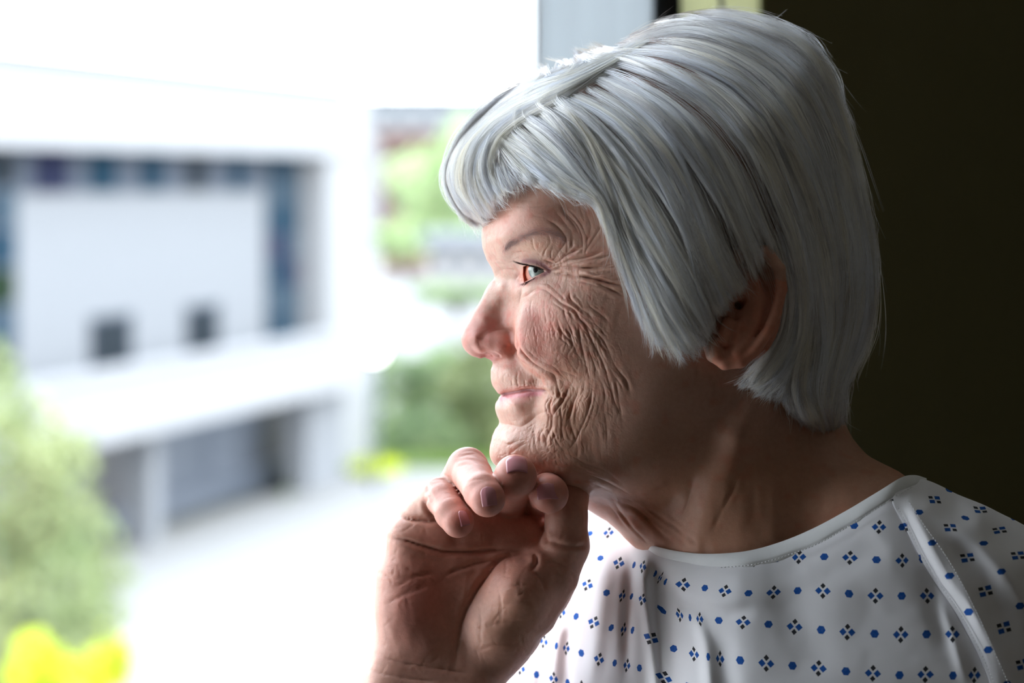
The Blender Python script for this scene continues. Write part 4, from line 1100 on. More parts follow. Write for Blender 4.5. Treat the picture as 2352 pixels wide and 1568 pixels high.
def fbox(name, px0, px1, z0, z1, off0, off1, mat, parent, bevel=0, ref=None):
    o = off1 if ref is None else ref
    s0, s1 = fpx(px0, o)[0], fpx(px1, o)[0]; offm = (off0+off1)/2
    c2 = FA+FNn*offm+FD*(s0+s1)/2
    me = box_mesh(name, (c2[0], c2[1]+CAMY, (z0+z1)/2), (abs(s1-s0), abs(off1-off0), abs(z1-z0)), tuple(FD), tuple(FNn), bevel)
    return link(name, me, mat, parent)
bld = bpy.data.objects.new('office_building', None); sc.collection.objects.link(bld)
bld['label'] = 'white modern building with a band of blue windows under a broad white roof fascia'; bld['category'] = 'building'
rt = fz(0, 140, 0)
fbox('wall', -700, 845, GZ-.3, rt-.2, -12, 0, M_wall, bld)
zb, zt = fz(0, 335, .8), fz(0, 135, .8)
fbox('roof_fascia', -700, 850, zb, zt, -12, .9, M_fascia, bld)
fbox('roof_edge', -700, 800, zt, zt+.16, -12, 1.0, M_roofm, bld)
fbox('pilaster', 752, 850, GZ-.3, zb, 0, .8, M_white, bld)
w0, w1 = fz(0, 441, 0), fz(0, 338, 0)
bandp = fbox('window_band', 40, 605, w0-.02, w1+.1, 0, .06, M_frame, bld)
for i, (a, b) in enumerate([(82, 160), (207, 270), (328, 376), (433, 475), (532, 566)]):
    fbox('window', a, b, w0, w1, .06, .10, [M_g2, M_g1, M_g1, M_g5, M_g1][i], bandp)
def tower(name, x0, x1, rows, cols, mats, y0, y1, refx):
    zt_, zb_ = fz(refx, y0), fz(refx, y1)
    tw = fbox(name, x0, x1, zb_, zt_, 0, .05, M_frame, bld)
    hs = (zt_-zb_)/rows
    for r in range(rows):
        for c in range(cols):
            a = x0+(x1-x0)*(c+.06)/cols; b = x0+(x1-x0)*(c+.94)/cols
            fbox('pane', a, b, zt_-hs*(r+.94), zt_-hs*(r+.06), .05, .09, mats[(r*cols+c) % len(mats)], tw)
tower('glass_column', 614, 747, 7, 3, [M_g1,M_g3,M_g1, M_g3,M_g3,M_g1, M_g1,M_g1,M_g1, M_g2,M_g3,M_g1, M_g1,M_g2,M_g1, M_g3,M_g3,M_g3, M_g1,M_g3,M_g1], 350, 775, 680)
tower('glass_column', -140, 40, 6, 3, [M_g1,M_g1,M_g5, M_g3,M_g5,M_g3, M_g5,M_g5,M_g1, M_g4,M_g4,M_g4, M_g3,M_g3,M_g3, M_g1,M_g5,M_g5], 345, 880, 20)
for a, b, y0, y1 in [(216, 300, 730, 850), (436, 500, 705, 802)]:
    f = fbox('window_surround', a-6, b+6, fz((a+b)/2, y1)-.08, fz((a+b)/2, y0)+.08, 0, .05, M_frame, bld)
    fbox('pane', a, b, fz((a+b)/2, y1), fz((a+b)/2, y0), .05, .08, M_g5, f)
# the raised walkway with its white parapet in front
wk = bpy.data.objects.new('raised_walkway', None); sc.collection.objects.link(wk)
wk['label'] = 'white parapet of a raised walkway running along the office building'; wk['category'] = 'walkway'
pz1, pz0 = fz(400, 838, 2.5), fz(400, 985, 2.5)
fbox('parapet', -300, 862, pz0+.25, pz1, 2.1, 2.5, M_white, wk)
fbox('coping', -300, 866, pz1, pz1+.10, 2.0, 2.6, M_fascia, wk)
fbox('deck', -300, 862, pz0, pz0+.25, .85, 2.5, M_white, wk)
for a, b in [(708, 790), (345, 372), (165, 182)]: fbox('pillar', a, b, GZ-.1, pz0, 1.2, 1.7, M_wall, wk)
sf = bpy.data.objects.new('ground_floor_front', None); sc.collection.objects.link(sf)
sf['label'] = 'blue-grey ground floor front in the shade under the walkway'; sf['category'] = 'shopfront'
fbox('panel', 180, 345, GZ, pz0, 0, .25, M_slate2, sf, ref=.25); fbox('panel', 345, 480, GZ, pz0, 0, .20, M_slate, sf, ref=.2); fbox('panel', 480, 600, GZ, pz0, 0, .25, mat_c('light_panel', (.38, .43, .52)), sf, ref=.25); fbox('panel', 600, 708, GZ, pz0, 0, .2, M_slate2, sf, ref=.2)
fbox('plinth', 180, 708, GZ, GZ+.5, .2, .5, M_slate, sf)
# added glowing ball on a post, standing in for a glint on the corner
def sphere(name, c, r, mat, parent=None, seg=24, **kw):
    bm = bmesh.new(); bmesh.ops.create_uvsphere(bm, u_segments=seg, v_segments=seg//2, radius=r); bmesh.ops.translate(bm, verts=bm.verts, vec=c)
    for f in bm.faces: f.smooth = True
    me = bpy.data.meshes.new(name); bm.to_mesh(me); bm.free(); return link(name, me, mat, parent, **kw)
def cyl(name, a, b, r0, r1, mat, parent=None, seg=16, **kw):
    a, b = Vector(a), Vector(b); bm = bmesh.new(); bmesh.ops.create_cone(bm, cap_ends=True, segments=seg, radius1=r0, radius2=r1, depth=(b-a).length)
    q = (b-a).to_track_quat('Z', 'Y').to_matrix().to_4x4(); q.translation = (a+b)/2; bm.transform(q)
    for f in bm.faces: f.smooth = len(f.verts) == 4
    me = bpy.data.meshes.new(name); bm.to_mesh(me); bm.free(); return link(name, me, mat, parent, **kw)
em = NT('glint_glow'); e_ = em.n('ShaderNodeEmission'); e_.inputs[1].default_value = 9; em.link(e_.outputs[0], em.out.inputs[0])
def pxp(px, py, D): return ((px-1176)/FPX*D, D+CAMY, CAMH-(py-HZ)/FPX*D)
lp = bpy.data.objects.new('glint_globe', None); sc.collection.objects.link(lp); lp['label'] = 'bright round glint at the end of the white walkway, made as a glowing ball'; lp['category'] = 'glint'
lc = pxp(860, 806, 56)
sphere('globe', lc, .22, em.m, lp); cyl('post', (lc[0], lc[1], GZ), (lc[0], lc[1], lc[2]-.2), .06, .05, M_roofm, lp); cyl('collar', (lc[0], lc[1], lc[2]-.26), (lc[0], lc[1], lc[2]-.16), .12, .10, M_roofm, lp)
# ground
def slab(name, pts, z, th, mat, **kw):
    bm = bmesh.new(); vs = [bm.verts.new((p[0], p[1], z)) for p in pts]; f = bm.faces.new(vs)
    r = bmesh.ops.extrude_face_region(bm, geom=[f]); bmesh.ops.translate(bm, verts=[v for v in r['geom'] if isinstance(v, bmesh.types.BMVert)], vec=(0, 0, -th))
    bmesh.ops.recalc_face_normals(bm, faces=bm.faces[:]); me = bpy.data.meshes.new(name); bm.to_mesh(me); bm.free(); return link(name, me, mat, **kw)
slab('ground', [(-300, 6), (300, 6), (300, 700), (-300, 700)], GZ-.15, .3, M_land, kind='structure')
slab('pavement', [(-40, 8), (40, 8), (40, 62), (-3.4, 61), (-12, 30)], GZ, .1, M_pave, kind='structure')
lw = [pxp(650, 1150, 54), pxp(690, 1096, 58), pxp(820, 1072, 60), pxp(1180, 1072, 60), pxp(1180, 990, 69), pxp(700, 985, 69)]
slab('lawn', [(p[0], p[1]) for p in lw], GZ+.06, .06, M_grass, kind='structure')
slab('car_park', [(-12, 75), (18, 75), (26, 230), (-14, 230)], GZ-.05, .05, M_pave, kind='structure')
# foliage
def leaf_mat(name, c, c2):
    n = NT(name); o = n.n('ShaderNodeTexCoord').outputs['Object']; f = n.noise(1.6, 4, .65, o).outputs['Fac']
    col = n.ramp(f, [(.35, c), (.62, c2)]); d = n.bsdf(col, .7, .25)
    t = n.n('ShaderNodeBsdfTranslucent'); n.link(col, t.inputs[0]); m = n.n('ShaderNodeMixShader'); m.inputs[0].default_value = .35
    n.link(d.outputs[0], m.inputs[1]); n.link(t.outputs[0], m.inputs[2]); n.link(m.outputs[0], n.out.inputs[0]); return n.m
bark = mat_c('bark', (.16, .12, .09), .9, .1, 8, .2)
def tree(name, label, px, py, D, rx, rz, n, ls, mat, seed, cat='tree', group=None, ry=None):
    """crown centre at (px,py) at distance D; rx, rz radii in metres"""
    g = np.random.default_rng(seed); c = np.array(pxp(px, py, D)); ry = ry or rx
    root = bpy.data.objects.new(name, None); sc.collection.objects.link(root); root.location = (c[0], c[1], GZ)
    root['label'] = label; root['category'] = cat
    if group: root['group'] = group
    d = g.normal(size=(n, 3)); d /= np.linalg.norm(d, axis=1)[:, None]; lobes = 1+.22*np.sin(d[:, 0]*5+seed)+.18*np.sin(d[:, 1]*7+seed*2)+.2*np.sin(d[:, 2]*6+seed*3)
    rad = (g.uniform(.55, 1.0, n))**.5*lobes
    P = c+d*rad[:, None]*np.array([rx, ry, rz]); P[:, 2] = np.maximum(P[:, 2], GZ+.05)
    a = g.normal(size=(n, 3)); a /= np.linalg.norm(a, axis=1)[:, None]; b = np.cross(a, g.normal(size=(n, 3))); b /= np.linalg.norm(b, axis=1)[:, None]
    s = ls*g.uniform(.6, 1.3, n)[:, None]
    V_ = np.stack([P-a*s, P+b*s*.5, P+a*s, P-b*s*.5], 1).reshape(-1, 3)-np.array([c[0], c[1], GZ])
    q = np.arange(4*n).reshape(-1, 4)
    me = np_mesh('foliage', V_/CM, q, False); link('foliage', me, mat, root)
    h = max(.3, c[2]-GZ)
    cyl('trunk', (0, 0, -.05), (0, 0, h), rx*.09+.03, rx*.04+.02, bark, root, 8)
    for k in range(4):
        an = k*1.7+seed; cyl('branch', (0, 0, h*.45), (math.cos(an)*rx*.55, math.sin(an)*ry*.5, h+rz*.25), rx*.04+.01, .01, bark, root, 6)
    return root
L_olive = leaf_mat('olive_leaves', (.13, .18, .08), (.34, .38, .19)); L_green = leaf_mat('mid_green_leaves', (.12, .20, .10), (.34, .42, .22)); L_yel = leaf_mat('yellow_green_leaves', (.42, .52, .03), (.72, .78, .06)); L_pale = leaf_mat('hazed_green_leaves', (.30, .42, .22), (.55, .64, .36))  # distance haze is put into the green and pale leaf colours
tree('broad_tree', 'grey-green tree at the left edge beyond the window, above the bush', 25, 1290, 16.5, .56, 1.05, 5200, .055, L_olive, 3)
tree('broad_tree', 'small green tree rising from the bottom left corner beyond the window', 130, 1440, 20.5, .42, .62, 2600, .05, L_olive, 5)
tree('yellow_bush', 'bright yellow-green bush at the bottom left beyond the window', 235, 1520, 18.2, .22, .22, 1600, .045, L_yel, 8, 'bush')
tree('yellow_bush', 'low lime-green bush at the lower left edge, left of the brighter bush', 85, 1545, 14, .18, .16, 1500, .045, L_yel, 9, 'bush')
tree('broad_tree', 'large green tree right of the white building corner', 965, 900, 70, 1.35, 1.25, 5000, .12, L_green, 12)
tree('broad_tree', 'rounded green tree behind the chin, right of the larger tree', 1120, 890, 63, .95, 1.35, 4500, .12, L_olive, 13)
tree('broad_tree', 'low dark green tree above the paving, nearest the fingers', 960, 1020, 64, 1.15, .6, 4000, .10, L_green, 15)
tree('pale_shrub', 'lime-green shrub in front of the trees, above the knuckles', 860, 1075, 59, .55, .22, 1500, .07, L_yel, 17, 'shrub')
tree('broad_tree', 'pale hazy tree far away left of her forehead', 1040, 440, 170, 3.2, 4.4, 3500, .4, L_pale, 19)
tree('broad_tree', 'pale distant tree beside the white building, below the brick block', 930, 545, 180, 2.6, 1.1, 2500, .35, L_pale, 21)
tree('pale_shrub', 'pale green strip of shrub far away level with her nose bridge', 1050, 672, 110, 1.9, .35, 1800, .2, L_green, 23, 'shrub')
def far_building(name, label, x0, x1, y0, D, mat, depth=10, wins=None, mroof=None):
    root = bpy.data.objects.new(name, None); sc.collection.objects.link(root); root['label'] = label; root['category'] = 'building'
    a, b = pxp(x0, y0, D), pxp(x1, y0, D)
    link('wall', box_mesh('wall', ((a[0]+b[0])/2, D+CAMY+depth/2, (a[2]+GZ)/2), (b[0]-a[0], depth, a[2]-GZ)), mat, root)
    link('roof', box_mesh('roof', ((a[0]+b[0])/2, D+CAMY+depth/2, a[2]+.3), (b[0]-a[0]+1, depth+1, .6)), mroof or M_roofm, root)
    for (u0, v0, u1, v1) in wins or []:
        p, q = pxp(u0, v0, D-.1), pxp(u1, v1, D-.1)
        link('window', box_mesh('window', ((p[0]+q[0])/2, D+CAMY-.05, (p[2]+q[2])/2), (q[0]-p[0], .2, p[2]-q[2])), M_g3, root)
    return root
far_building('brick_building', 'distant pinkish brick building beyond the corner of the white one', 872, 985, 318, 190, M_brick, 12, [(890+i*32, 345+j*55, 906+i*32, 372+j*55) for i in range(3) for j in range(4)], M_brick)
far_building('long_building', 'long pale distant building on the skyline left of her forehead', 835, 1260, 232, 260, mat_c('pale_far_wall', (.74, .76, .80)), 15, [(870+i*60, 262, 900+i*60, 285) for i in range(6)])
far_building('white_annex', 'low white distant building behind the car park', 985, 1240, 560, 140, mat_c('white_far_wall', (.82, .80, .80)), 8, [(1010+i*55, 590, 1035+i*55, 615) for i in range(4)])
# ================================================================== hair
OUT = [(1108,520,5),(1085,505,4.5),(1060,488,4.5),(1035,450,4.5),(1022,405,4.5),(1030,365,5),(1052,325,5.5),(1085,290,6),(1125,250,6),(1170,212,6),(1225,168,6.5),(1290,138,6.5),(1360,116,6.5),
 (1425,92,6.5),(1480,62,6.5),(1550,34,6.5),(1640,22,6.8),(1730,32,7),(1820,66,7),(1885,125,7),(1925,215,7),(1950,310,7.2),(1978,400,7.5),(2003,490,7.5),(2018,590,7.5),(2020,680,7.2),(2004,760,7),(1970,840,6.8),(1942,905,6.2),
 (1938,960,5.5),(1915,1008,5),(1870,1040,5),(1780,1040,5.5),(1650,1010,5.5),(1500,980,5.5),(1380,900,5.0),(1260,780,5.0),(1170,650,4.8),(1130,570,4.8)]
LH = [(1180,480,4.9),(1120,400,3.9),(1200,380,5.3),(1300,400,6.5),(1400,480,7.5),(1300,250,6.0),(1420,250,6.9),(1550,300,8.0),(1650,400,8.9),(1500,450,8.3),(1450,600,8.0),(1500,750,8.3),(1600,600,9.2),(1600,750,9.1),(1700,550,9.4),(1700,700,9.2),
 (1800,450,8.6),(1850,600,8.2),(1900,700,7.0),(1850,800,7.2),(1800,880,7.4),(1870,930,6.6),(1850,970,6.6),(1905,950,5.6),(1890,860,6.4),(1650,200,6.6),(1800,250,6.9),(1900,400,6.4),(1500,150,5.4),(1750,120,4.6),(1330,330,6.6),(1560,830,8.0)]
mH, _, _ = build_F(OUT, LH, .3)
HT = Table(lambda q: tps_eval(mH, q), -16, 18, CZ-28, CZ+14, 0.12)
# d depends on the column it is seen at, so iterate once
def hair_pos(px, py, lay):
    """point of the hair volume at picture position (px,py); lay 1 = outer surface, 0 = near the scalp"""
    d = np.full(len(px), 5.0)
    for _ in range(4):
        a, z = H(px, py, d); F = HT(a, z); d = .4*d+.6*np.sqrt(np.maximum(F, .04))
    dd = d-(1-lay)*np.minimum(1.5, .35*d+.1)
    return H2W(*H(px, py, dd), dd), dd
GUIDE = [[(1330,150),(1230,190),(1130,240),(1060,310),(1030,390),(1050,450),(1105,515)],[(1330,200),(1220,230),(1130,280),(1080,350),(1075,430),(1115,500)],
 [(1260,215),(1180,250),(1125,310),(1110,390),(1140,455)],[(1180,250),(1240,285),(1300,340),(1345,400),(1380,455)],[(1130,290),(1190,330),(1240,370),(1290,410),(1365,450)],
 [(1200,225),(1290,270),(1350,340),(1395,440),(1425,560),(1460,670),(1495,800)],[(1230,200),(1340,250),(1430,340),(1500,450),(1565,570),(1620,680),(1655,760)],[(1240,235),(1330,290),(1400,380),(1460,490),(1520,600),(1575,700),(1625,785)],[(1385,450),(1430,550),(1480,640),(1535,730),(1585,812)],
 [(1230,165),(1380,220),(1500,320),(1570,440),(1620,570),(1680,690)],[(1280,140),(1430,190),(1560,280),(1640,400),(1700,540),(1745,650)],
 [(1350,120),(1500,160),(1630,240),(1720,350),(1780,480),(1830,620),(1840,760)],[(1420,105),(1560,120),(1700,190),(1800,310),(1860,450),(1900,600),(1910,760),(1880,880)],
 [(1430,95),(1560,55),(1700,90),(1820,170),(1900,310),(1950,480),(1970,650),(1950,800),(1910,920)],[(1500,50),(1620,30),(1750,50),(1860,110),(1930,240),(1980,420),(2008,600),(1995,760),(1940,880)],
 [(1760,480),(1800,580),(1820,680),(1800,780),(1750,850),(1715,890)],[(1830,560),(1850,680),(1840,780),(1800,860),(1755,905)],[(1880,700),(1890,800),(1880,880),(1890,940),(1910,1000)],[(1940,780),(1922,860),(1925,930),(1915,1000)],[(1850,780),(1830,860),(1835,920),(1860,965)],
 [(1440,130),(1360,125),(1290,150)],[(1700,60),(1600,50),(1500,80),(1430,110)] ]
GP, GT_ = [], []
for g in GUIDE[:-2]:
    P = smooth_poly(g, 5); T_ = np.gradient(P, axis=0); T_ /= np.linalg.norm(T_, axis=1)[:, None]; GP.append(P); GT_.append(T_)
GP = np.concatenate(GP); GT_ = np.concatenate(GT_)
def flow(p):
    out = np.zeros((len(p), 2))
    for i in range(0, len(p), 4000):
        q = p[i:i+4000]; d2 = ((q[:, None]-GP[None])**2).sum(-1); w_ = 1/(d2+150)**2.2
        out[i:i+4000] = w_ @ GT_
    return out/np.maximum(np.linalg.norm(out, axis=1), 1e-9)[:, None]
# where hair may be seen: its outline in the side view
REG = smooth_poly([(1100,522),(1060,492),(1032,450),(1018,400),(1030,350),(1070,295),(1120,245),(1170,205),(1225,160),(1290,132),(1360,112),(1425,90),(1480,60),(1550,32),(1640,20),(1730,32),(1820,66),(1885,125),(1927,215),(1953,310),(1980,400),(2005,490),(2020,590),(2020,680),(2003,760),(1972,840),(1936,900),(1937,950),(1915,1008),
 (1888,985),(1850,965),(1800,935),(1750,915),(1705,880),(1712,850),(1752,815),(1785,760),(1800,700),(1806,650),(1790,600),(1765,590),(1740,650),(1690,690),(1650,740),(1625,790),(1585,815),(1540,805),(1492,780),(1462,690),(1438,610),(1405,545),(1383,480),(1330,452),(1270,430),(1215,420),(1180,440),(1150,462),(1122,505),(1100,522)], 3)
FACEEDGE = None
rgh = np.random.default_rng(21)
def trace(p0, L, step=7.0, back=False, path=None, spread=20, gaps=True):
    n = int(L/step); P = [p0]; p = p0.copy()
    for _ in range(n):
        f = flow(p); p = p+f*step*(-1 if back else 1); P.append(p.copy())
    return np.array(P)                       # n+1, N, 2
GAPS = [([(1296,272),(1322,312),(1352,362),(1385,408)],9),([(1350,250),(1400,290),(1450,330)],5),([(1650,300),(1695,350),(1755,450),(1785,540)],13),([(1560,230),(1620,280),(1680,330)],7),
 ([(1600,400),(1660,500),(1700,600),(1730,650)],10),([(1490,430),(1560,540),(1600,640)],7),([(1395,455),(1440,560),(1475,680)],6)]
def line_dist(x, y, pts):
    P = smooth_poly(pts); d = np.full(len(x), 1e9)
    for i in range(len(P)-1):
        a = P[i]; e = P[i+1]-a; t = np.clip(((x-a[0])*e[0]+(y-a[1])*e[1])/(e@e+1e-9), 0, 1)
        d = np.minimum(d, np.hypot(x-a[0]-e[0]*t, y-a[1]-e[1]*t))
    return d
def path_locks(path, n, spread, step):
    P = smooth_poly(path, 6); L = np.r_[0, np.cumsum(np.hypot(*np.diff(P, axis=0).T))]
    s = np.arange(0, L[-1], step); C_ = np.c_[np.interp(s, L, P[:, 0]), np.interp(s, L, P[:, 1])]
    tg = np.gradient(C_, axis=0); tg /= np.linalg.norm(tg, axis=1)[:, None]; nr = np.c_[-tg[:, 1], tg[:, 0]]
    o = rgh.uniform(-1, 1, n)*spread; sh = rgh.uniform(-20, 20, n)
    fan = np.linspace(.5, 1.0, len(s))
    T = C_[:, None]+nr[:, None]*(o[None]*fan[:, None])[..., None]+tg[:, None]*sh[None, :, None]
    return T
def lockset(n, Lrange, lay, nstr, width, seedbox, bend=1.0, tipk=1.0, mask_fn=None, mirror=False, stray=0.0, gray=0.0, tol=(-6, 10), back=False, path=None, spread=20, gaps=True):
    """n locks, each a bundle of nstr strands around a line traced along the flow"""
    pts = []
    while path is None and sum(len(q) for q in pts) < n:
        c = np.c_[rgh.uniform(seedbox[0], seedbox[2], 4000), rgh.uniform(seedbox[1], seedbox[3], 4000)]
        c = c[poly_sd(c[:, 0], c[:, 1], REG) < -2]
        if mask_fn is not None: c = c[mask_fn(c)]
        pts.append(c)
    step = 8.0; Lm = Lrange[1]
    p0 = np.concatenate(pts)[:n] if path is None else None
    T = trace(p0, Lm, step, back) if path is None else path_locks(path, n, spread, step)                  # (m, n, 2)
    m = T.shape[0]
    inside = poly_sd(T[:, :, 0].ravel(), T[:, :, 1].ravel(), REG).reshape(m, n) < rgh.uniform(tol[0], tol[1], n)[None]
    own = rgh.uniform(Lrange[0], Lrange[1], n)
    ok = inside & ((np.arange(m)*step)[:, None] < own[None])
    ln = np.argmin(np.concatenate([ok, np.zeros((1, n), bool)]), axis=0)   # first False
    keep = ln > 5
    T = T[:, keep]; ln = ln[keep]; n = keep.sum()
    K = 12
    u = np.linspace(0, 1, K)
    idx = u[:, None]*(ln-1)[None]; i0 = np.floor(idx).astype(int); fr_ = (idx-i0)[..., None]; i1 = np.minimum(i0+1, (ln-1)[None])
    ar = np.arange(n)[None]
    Cn = T[i0, ar]*(1-fr_)+T[i1, ar]*fr_       # (K, n, 2)
    tg = np.gradient(Cn, axis=0); tg /= np.linalg.norm(tg, axis=2)[..., None]+1e-9; nr = np.stack([-tg[..., 1], tg[..., 0]], -1)
    S = nstr
    wl_ = width*rgh.uniform(.5, 1.5, n)
    off = np.clip(rgh.normal(0, .5, (n, S)), -1.4, 1.4)          # sideways place in the lock
    prof = (.55+.6*np.sin(np.pi*np.clip(u*1.05, 0, 1)))[:, None, None]*(1-.72*np.clip((u-.55)/.45, 0, 1)**1.3*tipk)[:, None, None]
    wav = np.sin(u[:, None, None]*rgh.uniform(2, 7, (n, S))[None]+rgh.uniform(0, 6.3, (n, S))[None])*rgh.uniform(0, 2.6, (n, S))[None]
    sd = off[None]*wl_[None, :, None]*prof+wav*(.4+u[:, None, None])
    curl = (rgh.normal(0, 7*bend, n)[None, :, None])*(u[:, None, None]**2)
    fly = (rgh.random((n, S)) < stray)*rgh.normal(0, 20, (n, S)); sd = sd+curl+fly[None]*u[:, None, None]**2
    X = Cn[:, :, None, :]+nr[:, :, None, :]*sd[..., None]
    X = X.reshape(K, n*S, 2)
    # every strand ends at its own length
    if gaps:
        hit = np.zeros(n*S, bool); mid = X[2:-2]
        for gp, gw in GAPS:
            dd_ = line_dist(mid[..., 0].ravel(), mid[..., 1].ravel(), gp).reshape(mid.shape[:2]); hit |= (dd_ < gw).any(0)
        kill = hit & (rgh.random(n*S) < .93)
    else: kill = np.zeros(n*S, bool)
    endl = np.clip(1-np.abs(rgh.normal(0, .10, n*S)), .55, 1.0)
    start = rgh.uniform(0, .12, n*S)
    uu = start[None]+(endl-start)[None]*u[:, None]
    ix = uu*(K-1); j0 = np.clip(np.floor(ix).astype(int), 0, K-2); ff = (ix-j0)[..., None]; an = np.arange(n*S)[None]
    X = X[j0, an]*(1-ff)+X[j0+1, an]*ff
    lk = np.repeat(np.clip(rgh.normal(lay, .12, n), 0, 1.15), S)
    dep = lk[None]+rgh.normal(0, .045, n*S)[None]+.10*(1-off.reshape(-1)[None]**2)*np.sin(np.pi*u)[:, None]
    dep = dep*(1-.35*(1-u[:, None])**2)            # roots lie lower
    P, _ = hair_pos(X[..., 0].ravel(), X[..., 1].ravel(), np.clip(dep, -.2, 1.2).ravel())
    P = P.reshape(K, n*S, 3)
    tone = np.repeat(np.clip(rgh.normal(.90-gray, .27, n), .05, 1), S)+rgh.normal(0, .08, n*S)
    warm = np.repeat(rgh.normal(.42, .4, n), S)
    kp = ~kill
    return P.transpose(1, 0, 2)[kp], np.clip(tone, 0, 1)[kp], np.clip(warm, 0, 1)[kp]
def mirror_pts(P):
    s = P.shape; Q_ = P.reshape(-1, 3); a, z, d = W2H(Q_); return H2W(a, z, -d).reshape(s)
SETS = []
ALL = (1010, 10, 2030, 1010)
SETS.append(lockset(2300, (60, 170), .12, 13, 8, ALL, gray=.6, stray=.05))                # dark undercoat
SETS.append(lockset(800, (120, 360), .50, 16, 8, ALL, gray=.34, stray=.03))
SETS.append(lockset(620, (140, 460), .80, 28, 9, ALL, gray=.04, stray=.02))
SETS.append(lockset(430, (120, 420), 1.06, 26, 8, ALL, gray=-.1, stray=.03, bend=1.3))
crown = lambda c: (c[:, 1] < 420) & (c[:, 0] > 1400)
SETS.append(lockset(310, (260, 800), .92, 32, 12, (1420, 15, 2000, 420), gray=.0, bend=.4, tipk=.5, mask_fn=crown))
fr_m = lambda c: (c[:, 0] < 1330) & (c[:, 1] < 470)
SETS.append(lockset(420, (120, 420), .85, 28, 11, (1010, 130, 1330, 470), gray=-.1, bend=.7, mask_fn=fr_m, stray=.04))
nape = lambda c: (c[:, 0] > 1700) & (c[:, 1] > 760)
SETS.append(lockset(200, (80, 260), .75, 22, 10, (1700, 760, 1960, 1000), gray=.15, bend=1.2, mask_fn=nape))
# long side locks swept over the temple towards the ear
side = lambda c: (c[:, 0] > 1230) & (c[:, 0] < 1560) & (c[:, 1] > 180) & (c[:, 1] < 520)
SETS.append(lockset(300, (280, 600), 1.02, 34, 11, (1230, 180, 1560, 520), gray=-.1, bend=1.0, mask_fn=side, stray=.03))
nape2 = lambda c: (c[:, 0] > 1800) & (c[:, 1] > 800)
SETS.append(lockset(230, (70, 190), .7, 20, 9, (1800, 800, 1945, 985), gray=.15, bend=1.2, mask_fn=nape2, tol=(-4, 14)))
ear2 = lambda c: (c[:, 0] > 1690) & (c[:, 1] > 720)
SETS.append(lockset(110, (60, 170), .75, 14, 8, (1690, 720, 1840, 930), gray=.1, bend=1.5, mask_fn=ear2, tol=(-4, 30), stray=.08))
edge = lambda c: np.abs(poly_sd(c[:, 0], c[:, 1], REG)) < 45
SETS.append(lockset(240, (70, 230), .95, 7, 6, (1330, 430, 1620, 800), gray=-.1, bend=1.8, mask_fn=edge, tol=(0, 34), stray=.12))
SETS.append(lockset(190, (60, 170), .95, 6, 5, (1020, 380, 1400, 515), gray=-.12, bend=1.6, mask_fn=edge, tol=(0, 28), stray=.12))
SETS.append(lockset(60, (50, 110), 1.0, 10, 5, (1180, 110, 1560, 260), gray=-.12, bend=.8, mask_fn=edge, tol=(4, 22), back=True, stray=.04))
for pth, n_, sp_, ly_, gy_ in [
  ([(1400,135),(1290,175),(1200,215),(1130,262),(1080,318),(1052,385),(1060,440),(1095,500)],44,15,.9,-.14),
  ([(1950,780),(1937,860),(1930,930),(1915,1008)],26,8,.85,.1),([(1905,780),(1893,870),(1892,950),(1903,1008)],30,16,.8,.12),([(1850,800),(1842,880),(1850,950),(1872,985)],26,16,.8,.15),
  ([(1480,95),(1400,138),(1312,182),(1225,222),(1142,270),(1080,328),(1050,390),(1062,455),(1106,508)],46,15,.98,-.14),
  ([(1470,110),(1380,150),(1290,195),(1200,240),(1120,300),(1080,370),(1085,440),(1125,500)],46,18,.9,-.14),
  ([(1440,140),(1350,180),(1270,225),(1185,270),(1130,325),(1115,400),(1145,460)],34,13,.85,-.12),
  ([(1260,215),(1300,255),(1340,310),(1370,370),(1400,440),(1425,500)],26,14,.95,-.12),
  ([(1200,225),(1255,262),(1290,300),(1330,350),(1372,425)],30,16,.95,-.12),
  ([(1300,215),(1400,270),(1480,350),(1540,450),(1585,560),(1610,680)],34,16,1.08,-.14),
  ([(1330,300),(1400,370),(1480,460),(1545,565),(1600,665),(1640,760)],34,18,1.05,-.12),
  ([(1370,180),(1480,240),(1570,330),(1640,430),(1700,530)],26,14,1.08,-.12),
  ([(1390,470),(1440,570),(1490,670),(1545,790)],26,12,1.0,-.10),
  ([(1420,500),(1480,600),(1540,700),(1600,800)],30,16,1.02,-.10)]:
    SETS.append(lockset(n_, (200, 900), ly_, 30, 9, ALL, gray=gy_, bend=1.0, tol=(0, 16), path=pth, spread=sp_, gaps=False, stray=.03))
wild = lambda c: poly_sd(c[:, 0], c[:, 1], REG) > -60
SETS.append(lockset(260, (120, 420), 1.1, 2, 5, ALL, gray=-.1, bend=3.0, mask_fn=wild, tol=(5, 40), stray=.5))
def add_hair(name, P, tone, warm, rad, mat, parent, kind=None, label=None, taper=True):
    N, K = P.shape[:2]
    h = bpy.data.hair_curves.new(name); h.add_curves([K]*N)
    pos = np.ascontiguousarray((P*CM).astype(np.float32)).ravel()
    h.attributes['position'].data.foreach_set('vector', pos)
    ra = h.attributes.new('radius', 'FLOAT', 'POINT'); u = np.linspace(0, 1, K)
    r = (rad*np.clip((1-u)*3.5, .18, 1))[None].repeat(N, 0)*np.random.default_rng(2).uniform(.75, 1.25, (N, 1))
    ra.data.foreach_set('value', r.astype(np.float32).ravel())
    a = h.attributes.new('tone', 'FLOAT', 'CURVE'); a.data.foreach_set('value', tone.astype(np.float32))
    a = h.attributes.new('warm', 'FLOAT', 'CURVE'); a.data.foreach_set('value', warm.astype(np.float32))
    o = bpy.data.objects.new(name, h); sc.collection.objects.link(o); h.materials.append(mat)
    if parent is not None: o.parent = parent
    if kind: o['kind'] = kind
    if label: o['label'] = label
    return o
